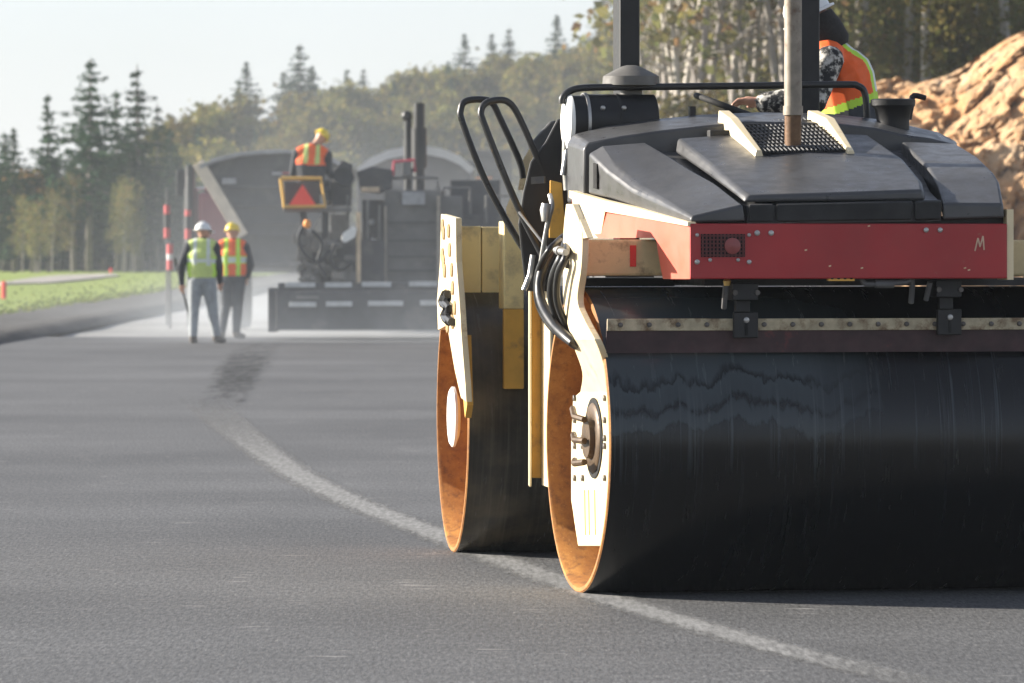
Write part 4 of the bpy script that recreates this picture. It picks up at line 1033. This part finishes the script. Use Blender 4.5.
P1 = Vector((-4.50, 82.6, .0))
person('worker in yellow green vest, white hard hat and grey jeans holding a rake', P1, J1, [m_skin, m_jack, m_jeans, m_boot], .016, vest_lime, [m_vyel, m_vlime, m_silver], m_hwhite, 'road workers', fat=1.2)
J2 = dict(base); J2.update(face=(.25, .97, -.2), l_el=(-.22, .06, 1.13), l_wr=(-.10, .24, 1.08), r_el=(.27, .02, 1.12), r_wr=(.22, .16, .95), l_kn=(-.10, .04, .5), l_an=(-.16, -.06, .11), l_toe=(-.19, .09, .04), r_kn=(.08, .03, .5), r_an=(.06, 0, .11))
P2 = Vector((-4.24, 86.3, .0))
person('standing worker in orange vest, yellow hard hat and dark trousers', P2, J2, [m_skin, m_jack, m_trou, m_boot], .016, vest_or, [m_vorange, m_vlime, m_silver], m_hyel, 'road workers', fat=1.18)
# long handled rake held by the first worker
h0 = P1 + Vector((-.30, .10, .82))
mb = MB(); mb.tube([h0 + Vector((-.10, -.05, .42)), h0, h0 + Vector((.19, .15, -.79))], .016, 8)
rk = empty('asphalt_rake', (h0.x + .19, h0.y + .15, 0), 'dark long handled asphalt rake held in the left hand of the worker in yellow green', 'rake')
mb.build('handle', m_black, rk, True, origin=rk.location)
mb = MB(); mb.box((-.03, -.1, .01), (.03, .1, .05)); mb.build('rake_head', m_grey, rk, bevel=.004)

# roller operator: sits sideways, facing left, left arm on the wheel
YO = 26.15
base_o = W(846, 240, YO); base_o.z = 1.36
def OP(x, y, dy=0): return W(x, y, YO + dy) - base_o
JO = dict(pelvis=OP(857, 142), chest=OP(844, 78), neck=OP(824, 47), head=OP(812, 24), face=(-.35, .93, -.15),
          l_sh=OP(829, 61, -.19), r_sh=OP(831, 59, .19), l_el=OP(812, 100, -.26), l_wr=OP(766, 103, -.24), l_hand=OP(745, 101, -.22), r_el=OP(810, 105, .22), r_wr=OP(775, 120, .1),
          l_hip=OP(855, 152, -.10), r_hip=OP(855, 152, .10), l_kn=OP(765, 155, -.13), r_kn=OP(765, 155, .13), l_an=OP(752, 240, -.12), r_an=OP(752, 240, .12), l_toe=OP(722, 250, -.12), r_toe=OP(722, 250, .12))
for d in 'lr':
    JO[d + '_an'] = Vector((JO[d + '_an'].x, JO[d + '_an'].y, .11)); JO[d + '_toe'] = Vector((JO[d + '_toe'].x, JO[d + '_toe'].y, .045))
def vest_op(t, s, f):
    if t < .22: return 1
    if .62 < t: 
        return 1 if (abs(abs(s) - .13) < .02) else 0
    if abs(abs(s) - .165) < .018: return 2
    return 0
def vest_op2(t, s, f):
    if t < .33: return 3
    if .33 <= t < .41: return 1
    if f > .098: return 1 if f < .122 else 0
    if abs(s) < .03: return 2
    if abs(s) < .085: return 1
    return 0
person('roller operator in orange vest, camouflage sleeves and white hard hat at the steering wheel', base_o, JO, [m_skin, m_camo, m_trou, m_boot], .0065, vest_op2, [m_vorange, m_vlime, m_silver, m_trou], m_hwhite, None, True, 1.35)

# ------------------------------------------------------------------ paver
YP = 87.0
pv = empty('asphalt_paver', (W(400, 300, YP).x, YP, -.06), 'dark grimy asphalt paver with wide screed and twin exhausts, steaming behind the workers', 'asphalt paver')
PO = Vector(pv.location)
m_pdark = M('paver_dark_paint', (.050, .050, .052), .6, var=.35, scale=3, dirt=(.11, .10, .09), damt=.2, dscale=2)
m_pgrey = M('paver_grey_paint', (.14, .135, .125), .6, var=.25, scale=3, dirt=(.22, .2, .17), damt=.2, dscale=2)
m_strip = M('pale_lit_step_edge', (.52, .52, .50), .5, var=.2, scale=6)  # pale colour stands in for light catching the step edges
def pb(mb, x0, y0, x1, y1, Y, dY):            # box from a pixel rectangle at distance Y, dY deep
    a = W(x0, y1, Y); b = W(x1, y0, Y); mb.box((a.x, Y, a.z), (b.x, Y + dY, b.z)); return mb
def pp(mb, pts, Y, dY): mb.prism([W(x, y, Y) for x, y in pts], (0, dY, 0)); return mb
def ppart(mb, name, mat, parent=pv, smooth=False, bevel=.01, label=None, org=None):
    o = mb.build(name, mat, parent, smooth, bevel, origin=PO if org is None else org)
    if label: o['label'] = label
    return o
scd = ppart(pb(pb(MB(), 276, 291, 530, 330, 85.6, .8), 278, 283, 530, 292, 86.0, .5), 'screed', m_pdark, label='wide dark screed with two rows of pale step edges')
for x0, x1, y in ((285, 315, 285), (325, 352, 285), (362, 391, 284.5), (409, 437, 284), (446, 480, 283.5), (289, 316, 304.5), (326, 352, 304), (368, 403, 303.5), (420, 470, 303)):
    ppart(pb(MB(), x0, y - 2.4, x1, y + 2.4, 85.5 if y > 295 else 85.9, .25), 'step_edge', m_strip, scd, bevel=.005)
ppart(pb(pb(MB(), 268, 288, 277, 332, 85.7, 1.0), 530, 288, 538, 332, 85.7, 1.0), 'end_gate', m_pdark)
ppart(pb(MB(), 296, 296, 318, 299, 85.55, .1), 'step_edge', m_pgrey, scd, bevel=0)
bod = ppart(pb(pb(MB(), 384, 190, 441, 290, 87.2, 3.2), 300, 232, 520, 300, 88.0, 3.0), 'engine_body', m_pgrey, label='grey engine body')
ppart(pb(MB(), 402, 192, 425, 205, 87.1, .1), 'body_panel', M('pale_grey_panel', (.33, .33, .33), .5), bod)
for y in (222, 240, 256, 270): ppart(pb(MB(), 388, y, 436, y + 1.2, 87.17, .05), 'panel_seam', m_pdark, bod, bevel=0)
ppart(pb(pb(MB(), 384, 206, 386.5, 284, 87.0, .15), 437, 196, 440, 284, 87.0, .15), 'body_post', M('dusty_pale_post', (.38, .33, .26), .6), bod, bevel=.005)
ppart(pb(pb(MB(), 441, 215, 520, 290, 88.2, 2.6), 450, 180, 500, 222, 88.6, 2), 'side_body', m_pdark)
ppart(pb(MB(), 441, 196, 462, 240, 87.3, .2), 'control_box', m_pgrey)
ppart(pb(pb(pb(MB(), 330, 240, 384, 283, 86.8, 1.2), 300, 252, 330, 283, 86.9, .8), 362, 200, 384, 245, 87.4, .8), 'auger_housing', m_pdark)
# exhausts
def vtube(mb, x, y0, y1, Y, r, n=16): mb.tube([W(x, y1, Y), W(x, y0, Y)], r, n); return mb
mb = vtube(MB(), 419, 103, 196, 88.2, .085); vtube(mb, 419, 128, 168, 88.2, .12); ppart(mb, 'exhaust_stack', m_black, smooth=True, bevel=0)
mb = vtube(MB(), 408, 120, 190, 88.3, .06); mb.ball(W(407, 116, 88.3), .09, 12); vtube(mb, 409, 140, 172, 88.3, .085); ppart(mb, 'intake_stack', m_black, smooth=True, bevel=0)
mb = MB(); mb.tube([W(393, 176, 87.6), W(394, 162, 87.6), W(414, 160, 87.6), W(415, 172, 87.6)], .025, 8); ppart(mb, 'red_guard_rail', M('dull_red_rail', (.45, .03, .06), .5), smooth=True, bevel=0)
mb = MB(); mb.box(tuple(W(402, 176, 87.5)), tuple(W(411, 162, 87.5) + Vector((0, .3, 0)))); ppart(mb, 'instrument_box', m_pgrey)
# console and seat beside the engine body
ppart(pp(MB(), [(357, 172), (372, 166), (392, 170), (392, 188), (378, 194), (360, 190)], 87.3, .5), 'console', m_pdark)
ppart(pb(MB(), 361, 187, 379, 192, 86.9, .4), 'seat_cushion', M('tan_cushion', (.55, .42, .28), .8))
mb = MB(); mb.tube([W(358.5, 285, 86.4), W(358.5, 212, 86.4)], .035, 8); ppart(mb, 'screed_pole', M('tan_pole', (.60, .46, .30), .7), smooth=True, bevel=0)
for x0, y0, x1, y1 in ((366, 200, 369, 284), (378, 205, 380.5, 284), (346, 195, 349, 260)): ppart(pb(MB(), x0, y0, x1, y1, 86.9, .15), 'frame_upright', m_pgrey, bevel=.004)
ppart(pp(MB(), [(341, 240), (343, 233), (354, 226), (357, 229), (355, 237), (345, 243)], 86.3, .15), 'white_jug', m_white)
for pth in ([(444, 214), (444, 188), (470, 188), (470, 214)], [(486, 224), (486, 196), (512, 196), (512, 224)], [(386, 190), (386, 178), (438, 178), (438, 190)]):
    mb = MB(); mb.tube([W(x, y, 87.6) for x, y in pth], .022, 8); ppart(mb, 'guard_rail', m_pgrey, smooth=True, bevel=0)
for x0, y0, x1, y1 in ((446, 232, 468, 262), (474, 236, 498, 268), (504, 230, 516, 270), (330, 214, 346, 232)):
    ppart(pb(MB(), x0, y0, x1, y1, 88.05, .15), 'access_panel', m_pgrey)
for x, y in ((448, 224), (480, 230), (372, 222), (374, 240)):
    mb = MB(); mb.ball(W(x, y, 87.1), .05, 8); ppart(mb, 'lamp', m_strip, smooth=True, bevel=0)
rr_ = random.Random(5)
mb = MB()
for k in range(42):
    p = W(rr_.uniform(300, 352), rr_.uniform(238, 282), rr_.uniform(86.3, 86.8)); mb.obox(p, (rr_.uniform(.02, .12), 0, rr_.uniform(-.03, .03)), (0, .05, 0), (0, 0, rr_.uniform(.02, .09)))
ppart(mb, 'linkage', m_pgrey, bevel=.006)
for pth in ([(303, 226), (298, 240), (306, 256), (318, 262), (330, 250)], [(312, 230), (322, 244), (318, 262), (326, 276)], [(335, 244), (330, 258), (338, 270), (352, 262)]):
    mb = MB(); mb.tube([W(x, y, 86.2) for x, y in pth], .028, 8, round_=4); ppart(mb, 'hose', m_hose, smooth=True, bevel=0)
mb = MB(); mb.ball(W(307, 224, 86.2), .06, 10, (1, 1, 1.3)); ppart(mb, 'amber_lamp', m_orng, smooth=True, bevel=0)
# operator station with yellow guard frame and warning triangle
ppart(pb(MB(), 283, 207, 350, 212, 86.5, 1.0), 'operator_deck', m_pgrey)
ppart(pb(pb(MB(), 300, 212, 306, 285, 86.6, .3), 322, 212, 328, 250, 86.8, .3), 'deck_support', m_pdark)
mb = MB(); mb.tube([W(x, y, 86.3) for x, y in ((281, 178.5), (321, 178.5), (325, 206), (284, 206.5), (281, 178.5))], .032, 8); gf = ppart(mb, 'guard_frame', M('yellow_guard_paint', (.62, .36, .07), .5, var=.1), bevel=0)
ppart(pb(MB(), 284, 182, 320, 204, 86.4, .06), 'guard_plate', m_pdark, gf)
ppart(pp(MB(), [(289, 205), (302.5, 184.5), (316, 205)], 86.28, .02), 'warning_triangle', M('fluorescent_red', (.95, .06, .03), .5, var=.03), gf, bevel=0)
ppart(pb(pb(MB(), 300, 180, 330, 186, 86.5, .5), 300, 186, 316, 206, 86.6, .3), 'operator_seat', m_matte)
mb = MB(); mb.lathe(W(343, 178, 87.0), (.3, -1, .5), [(0, .16), (.05, .16), (.05, .05)], 20); ppart(mb, 'control_wheel', m_matte, bevel=0)
ppart(pp(MB(), [(332, 172), (343, 160), (352, 165), (351, 206), (332, 206)], 87.1, .4), 'control_console', m_pdark)
# paver operator seated, seen from behind, turned a little right
PB = W(318, 206, 86.9); PB.z = W(318, 207, 86.9).z
def PPt(x, y, dy=0): return W(x, y, 86.75 + dy) - PB
JP = dict(pelvis=PPt(311, 185), chest=PPt(310, 163), neck=PPt(313, 147), head=PPt(320.5, 138.5, .06), face=(.6, .75, -.35),
          l_sh=PPt(297, 154), r_sh=PPt(327, 155), l_el=PPt(293, 173, .02), l_wr=PPt(304, 184, .25), r_el=PPt(328, 171, .10), r_wr=PPt(333, 178, .36),
          l_hip=PPt(306, 188), r_hip=PPt(318, 188), l_kn=PPt(310, 188, .48), r_kn=PPt(328, 186, .45), l_an=PPt(312, 205, .58), r_an=PPt(329, 205, .52), l_toe=PPt(315, 207, .75), r_toe=PPt(333, 207, .66))
for d in 'lr':
    JP[d + '_an'].z = .12; JP[d + '_toe'].z = .05
def vest_pv(t, s, f):
    if t < .52: return 3
    if abs(abs(s) - .09) < .035 and t > .55: return 1
    return 0
person('paver operator in orange vest and yellow hard hat seated above the red warning triangle', PB, JP, [m_skin, m_jack, m_trou, m_boot], .016, vest_pv, [m_vorange, m_vyel, m_vlime, m_jack], m_hyel, fat=1.2)

# ------------------------------------------------------------------ trucks in front of the paver
m_tdark = M('truck_body_dark', (.050, .050, .053), .6, var=.3, scale=1.5, dirt=(.10, .095, .085), damt=.25, dscale=1.5)
m_tarp = M('pale_tarp', (.50, .52, .53), .6, var=.12, scale=2)
m_tarpd = M('dark_tarp', (.07, .07, .075), .6, var=.2, scale=2)
def wheels(root, org, xs, Y, parts=True):
    for X in xs:
        mb = MB(); mb.lathe((X - .14, Y, .47), (1, 0, 0), [(0, .30), (0, .44), (.03, .5), (.25, .5), (.28, .44), (.28, .30)], 28); w = mb.build('wheel', m_matte, root, True, origin=org)
        mb = MB(); mb.lathe((X - .1, Y, .47), (1, 0, 0), [(0, .29), (.05, .1), (.15, .1), (.2, .29)], 20); mb.build('rim', m_grey, w, True, origin=org)
# live bottom trailer at the left, V shaped rear
YT = 97.0
t1 = empty('dump_trailer', (W(272, 240, YT).x, YT, -.06), 'dark hopper trailer with sloping cream corner beam, behind the two road workers', 'trailer'); O1 = Vector(t1.location)
def tp(mb, name, mat, parent=t1, bevel=.01, smooth=False, org=O1, label=None):
    o = mb.build(name, mat, parent, smooth, bevel, origin=org)
    if label: o['label'] = label
    return o
mb = MB(); Vp = [(201, 166), (345, 166), (302, 236), (243, 236)]
mb.loft([[W(x, y, YT) for x, y in Vp], [W(x, y, YT) + Vector((0, 9.5, 0)) for x, y in Vp]]); bx = tp(mb, 'hopper_body', m_tdark)
mb = MB(); a, b = W(199, 163, YT), W(243, 236, YT); d = (b - a).normalized(); n_ = Vector((d.z, 0, -d.x))
mb.obox((a + b) / 2 + Vector((0, -.12, 0)), (b - a) / 2, (0, .12, 0), n_ * .10); tp(mb, 'corner_beam', M('cream_beam_paint', (.62, .53, .42), .6, var=.15, dirt=(.35, .28, .2), damt=.1))
mb = MB(); a, b = W(346, 163, YT), W(302, 236, YT); d = (b - a).normalized(); n_ = Vector((d.z, 0, -d.x))
mb.obox((a + b) / 2 + Vector((0, -.12, 0)), (b - a) / 2, (0, .12, 0), n_ * .10); tp(mb, 'corner_beam', m_tdark)
arch = [(200, 165), (215, 158), (238, 152.5), (262, 150), (285, 149.5), (310, 151.5), (330, 157), (346, 165)]
mb = MB(); mb.loft([[W(x, y, YT - .25), W(x, y + 4, YT - .25), W(x, y + 4, YT - .25) + Vector((0, .3, 0)), W(x, y, YT - .25) + Vector((0, .3, 0))] for x, y in arch]); tp(mb, 'tarp_bow', M('weathered_bow', (.30, .30, .31), .6))
mb = MB(); mb.loft([[W(x, y + 2, YT), W(x, y + 7, YT), W(x, y + 7, YT) + Vector((0, 9.5, 0)), W(x, y + 2, YT) + Vector((0, 9.5, 0))] for x, y in arch]); tp(mb, 'tarp', m_tarpd, smooth=True, bevel=0)
mb = pp(MB(), [(214, 168), (336, 168), (336, 160), (300, 153), (250, 153), (222, 160)], YT - .02, .05); tp(mb, 'tarp_end', m_tdark)
mb = MB()
for y in (186, 204, 222): mb.prism([W(x, yy, YT - .1) for x, yy in ((212 + (y - 166) * .62, y), (334 - (y - 166) * .6, y), (333 - (y - 166) * .6, y + 2.5), (213 + (y - 166) * .62, y + 2.5))], (0, .1, 0))
tp(mb, 'tailgate_rib', m_tdark)
mb = MB(); pb(mb, 222, 178, 236, 184, YT - .12, .1); pb(mb, 272, 172, 282, 175, YT - .12, .1); tp(mb, 'reflective_plate', M('grey_plate', (.3, .3, .31), .5))
mb = MB(); pb(mb, 282, 172, 306, 174, YT - .13, .1); tp(mb, 'red_tape', M('dull_red_tape', (.35, .04, .05), .6))
mb = MB(); pb(mb, 240, 236, 306, 262, YT + .2, 9); pb(mb, 222, 262, 326, 268, YT, .2); tp(mb, 'chassis', m_pdark)
mb = MB(); pb(mb, 225, 262, 246, 290, YT + .1, .03); pb(mb, 300, 262, 322, 290, YT + .1, .03); tp(mb, 'mud_flap', m_matte)
wheels(t1, O1, (W(236, 0, YT).x, W(311, 0, YT).x), YT + 1.3); wheels(t1, O1, (W(236, 0, YT).x, W(311, 0, YT).x), YT + 2.6)
# tractor ahead, its cab and mirrors show left of the trailer
YC = 107.5
t2 = empty('truck_tractor', (W(262, 240, YC).x, YC, -.06), 'maroon truck tractor half hidden ahead of the hopper trailer, mirror arm with striped tape', 'truck'); O2 = Vector(t2.location)
m_maroon = M('maroon_paint', (.20, .015, .035), .35, var=.1)
def tq(mb, name, mat, parent=t2, **k): return tp(mb, name, mat, parent, org=O2, **k)
mb = MB(); pb(mb, 198, 192, 322, 262, YC, 2.2); pp(mb, [(202, 192), (318, 192), (310, 172), (210, 172)], YC, 2.2); tq(mb, 'cab', m_maroon, bevel=.08)
mb = MB(); pb(mb, 218, 176, 302, 198, YC - .02, .03); tq(mb, 'rear_window', M('dark_glass', (.02, .02, .025), .1))
mb = MB(); pb(mb, 184, 188, 196, 262, YC + .4, .7); tq(mb, 'side_fairing', m_pdark, bevel=.03)
mb = MB(); vtube(mb, 190, 166, 250, YC + .1, .09); tq(mb, 'exhaust_stack', m_black, bevel=0, smooth=True)
mb = MB(); pb(mb, 176, 170, 186, 196, YC + 1.2, .12); m1_ = tq(mb, 'mirror', m_black, bevel=.03)
mb = MB(); mb.tube([W(188, 192, YC + 1.2), W(200, 189, YC + 1.2), W(214, 187, YC + 1.0)], .035, 8); tq(mb, 'mirror_arm', m_strip, bevel=0)
mb = MB(); pb(mb, 205, 262, 318, 272, YC, 5); tq(mb, 'chassis', m_pdark)
wheels(t2, O2, (W(212, 0, YC).x, W(312, 0, YC).x), YC + 1.0)
# striped delineator poles on the verge left of the tractor
m_wh = M('pole_white', (.7, .68, .66), .5); m_rd = M('pole_red', (.55, .05, .05), .5)
for px, y0, y1, Y, bands, lab in [(167, 292, 188, 104, [(205, 214, 'r'), (214, 228, 'k'), (228, 238, 'r')], 'tall thin pole with two red bands and a black band, left of the workers'),
                        (170, 290, 240, 100, [(244, 254, 'r'), (254, 260, 'w'), (260, 270, 'r')], 'short pole with red and white bands beside the worker in yellow green'),
                        (188, 292, 176, 103, [(210, 216, 'r'), (216, 229, 'k'), (229, 239, 'r')], 'pale pole with red and black bands behind the worker in yellow green')]:
    p = W(px, y0, Y); p.z = -.06; top = W(px, y1, Y).z
    r = empty('striped_pole', p, lab, 'pole', 'striped poles by the truck')
    mb = MB(); mb.lathe((0, 0, 0), (0, 0, 1), [(0, .024), (top - p.z, .018)], 12); mb.build('pole_shaft', m_grey, r, True)
    for a, b, cc in bands:
        za, zb2 = W(px, b, Y).z - p.z, W(px, a, Y).z - p.z
        mb = MB(); mb.lathe((0, 0, 0), (0, 0, 1), [(za, .055), (zb2, .055)], 12); mb.build('band', {'r': m_rd, 'k': m_black, 'w': m_wh}[cc], r, True)
# second truck, right: arched pale tarp over its box
YQ = 112.0
t3 = empty('dump_truck', (W(420, 240, YQ).x, YQ, -.06), 'dump truck with pale arched tarp over its box, directly behind the paver exhausts', 'truck'); O3 = Vector(t3.location)
def tr_(mb, name, mat, parent=t3, **k): return tp(mb, name, mat, parent, org=O3, **k)
ar2 = [(357, 168), (370, 158), (388, 150), (408, 146), (424, 145), (444, 149), (460, 156), (474, 168)]
mb = MB(); mb.loft([[W(x, y, YQ), W(x, y + 9, YQ), W(x, y + 9, YQ) + Vector((0, 6, 0)), W(x, y, YQ) + Vector((0, 6, 0))] for x, y in ar2]); tr_(mb, 'tarp', m_tarp, smooth=True, bevel=0)
mb = pp(MB(), [(357, 172), (370, 166), (388, 158), (408, 154), (424, 153), (444, 157), (460, 164), (474, 172), (474, 236), (357, 236)], YQ + .15, 5.6); tr_(mb, 'dump_box', m_tdark)
mb = MB()
for x in (357, 470.5): pb(mb, x, 170, x + 4, 238, YQ, .14)
tr_(mb, 'corner_post', m_pgrey)
mb = MB(); pb(mb, 372, 236, 460, 262, YQ + .4, 8); tr_(mb, 'chassis', m_pdark)
wheels(t3, O3, (W(375, 0, YQ).x, W(456, 0, YQ).x), YQ + 1.2)
mb = MB(); pb(mb, 474, 150, 512, 240, YQ + 6.3, 2.2); pb(mb, 380, 160, 474, 240, YQ + 6.3, 2.2); tr_(mb, 'cab', m_tdark, bevel=.06)
mb = MB(); pb(mb, 472, 177, 492, 179, YQ + 6.2, .06); tr_(mb, 'marker_strip', m_orng, bevel=0)
mb = MB(); pb(mb, 476, 156, 500, 172, YQ + 6.25, .04); tr_(mb, 'rear_window', bpy.data.materials['dark_glass'])

# ------------------------------------------------------------------ air: haze and steam
def volume_mat(name, dens, col, noise_scale=None, lo=.45, hi=.75, aniso=.2, layered=False):
    m, nt, out = new_mat(name)
    v = nd(nt, 'ShaderNodeVolumePrincipled'); v.inputs['Color'].default_value = (*col, 1); v.inputs['Anisotropy'].default_value = aniso
    v.inputs['Density'].default_value = dens
    if noise_scale:
        t = nd(nt, 'ShaderNodeTexCoord')
        n = noise(nt, t.outputs['Object'], noise_scale, 3, .55, (1, .5, .8))
        gr_ = nd(nt, 'ShaderNodeTexGradient', gradient_type='SPHERICAL')
        mp = nd(nt, 'ShaderNodeMapping'); mp.inputs['Location'].default_value = (-1, -1, -.1); mp.inputs['Scale'].default_value = (2, 2, 1.15)
        nt.links.new(t.outputs['Generated'], mp.inputs[0]); nt.links.new(mp.outputs[0], gr_.inputs[0])
        if layered:      # thick over the hot mat, thinning upwards
            sx = nd(nt, 'ShaderNodeSeparateXYZ'); nt.links.new(t.outputs['Generated'], sx.inputs[0])
            hh = ramp(nt, sx.outputs[2], [(0, g(1)), (.05, g(.62)), (.11, g(.27)), (.35, g(.08)), (.7, g(.03)), (1, g(0))])
            lr = ramp(nt, sx.outputs[0], [(.0, g(.05)), (.36, g(.16)), (.47, g(1)), (.66, g(1)), (.74, g(.4)), (.9, g(.12))])
            nn = ramp(nt, n, [(.3, g(.35)), (.7, g(1))])
            k_ = mix(nt, 1.0, mix(nt, 1.0, hh, lr, 'MULTIPLY'), nn, 'MULTIPLY')
            a = nd(nt, 'ShaderNodeMath', operation='MULTIPLY'); a.inputs[1].default_value = dens
            nt.links.new(k_, a.inputs[0]); nt.links.new(a.outputs[0], v.inputs['Density'])
            nt.links.new(v.outputs[0], out.inputs['Volume']); return m
        a = nd(nt, 'ShaderNodeMath', operation='MULTIPLY'); nt.links.new(n, a.inputs[0]); nt.links.new(gr_.outputs['Fac'], a.inputs[1])
        mr = nd(nt, 'ShaderNodeMapRange'); mr.inputs['From Min'].default_value = lo; mr.inputs['From Max'].default_value = hi; mr.inputs['To Max'].default_value = dens
        nt.links.new(a.outputs[0], mr.inputs[0]); nt.links.new(mr.outputs[0], v.inputs['Density'])
    nt.links.new(v.outputs[0], out.inputs['Volume']); return m
hz = MB(); hz.box((-920, -70, -1.2), (920, 1420, 24)); struct(hz.build('haze', volume_mat('pale_haze', .00022, (.84, .92, 1.0))), 'stuff')
sm_ = MB(); sm_.box((-15, 81.0, .02), (9, 116, 9)); struct(sm_.build('steam', volume_mat('asphalt_steam', .062, (.80, .86, .92), .30, .02, .60, layered=True)), 'stuff')

# ------------------------------------------------------------------ light, sky, camera
EL = 21; AZ = 15                                     # sun: left, 15 degrees behind the machine
ts = Vector((-math.cos(R(AZ)) * math.cos(R(EL)), math.sin(R(AZ)) * math.cos(R(EL)), math.sin(R(EL))))
sun = bpy.data.lights.new('sun', 'SUN'); sun.energy = 5.0; sun.angle = R(.5); sun.color = (1, .92, .81)
so = bpy.data.objects.new('sun', sun); COL.objects.link(so); so.rotation_euler = ts.to_track_quat('Z', 'Y').to_euler(); so.location = (-40, 20, 60)
w = bpy.data.worlds.new('World'); S.world = w; w.use_nodes = True
nt = w.node_tree; nt.nodes.clear()
sk = nd(nt, 'ShaderNodeTexSky', sky_type='NISHITA'); sk.sun_disc = False; sk.sun_elevation = R(EL); sk.sun_rotation = math.atan2(ts.x, ts.y)
sk.air_density = 1.0; sk.dust_density = .8; sk.ozone_density = 1.5
bg = nd(nt, 'ShaderNodeBackground'); bg.inputs[1].default_value = .07
wo = nd(nt, 'ShaderNodeOutputWorld'); hsv = nd(nt, 'ShaderNodeHueSaturation'); hsv.inputs['Saturation'].default_value = .4
nt.links.new(sk.outputs[0], hsv.inputs['Color']); tint = mix(nt, 1.0, hsv.outputs[0], (.93, .97, 1.09), 'MULTIPLY'); nt.links.new(tint, bg.inputs[0]); nt.links.new(bg.outputs[0], wo.inputs[0])

cam = bpy.data.cameras.new('camera'); co = bpy.data.objects.new('camera', cam); COL.objects.link(co)
cam.sensor_width = 36; cam.lens = F / 1024 * 36; cam.clip_end = 5000; cam.clip_start = .5
co.location = (0, 0, EYE); co.rotation_euler = (R(90), 0, 0); cam.shift_y = -(683 / 2 - HZ) / 1024
cam.dof.use_dof = True; cam.dof.focus_distance = 24.3; cam.dof.aperture_fstop = 9
S.camera = co
S.render.engine = 'CYCLES'; S.cycles.volume_bounces = 1; S.cycles.max_bounces = 6; S.cycles.transparent_max_bounces = 8
S.cycles.volume_step_rate = 2.0
S.view_settings.view_transform = 'Standard'; S.view_settings.look = 'None'; S.view_settings.gamma = 1; S.view_settings.exposure = 1.4
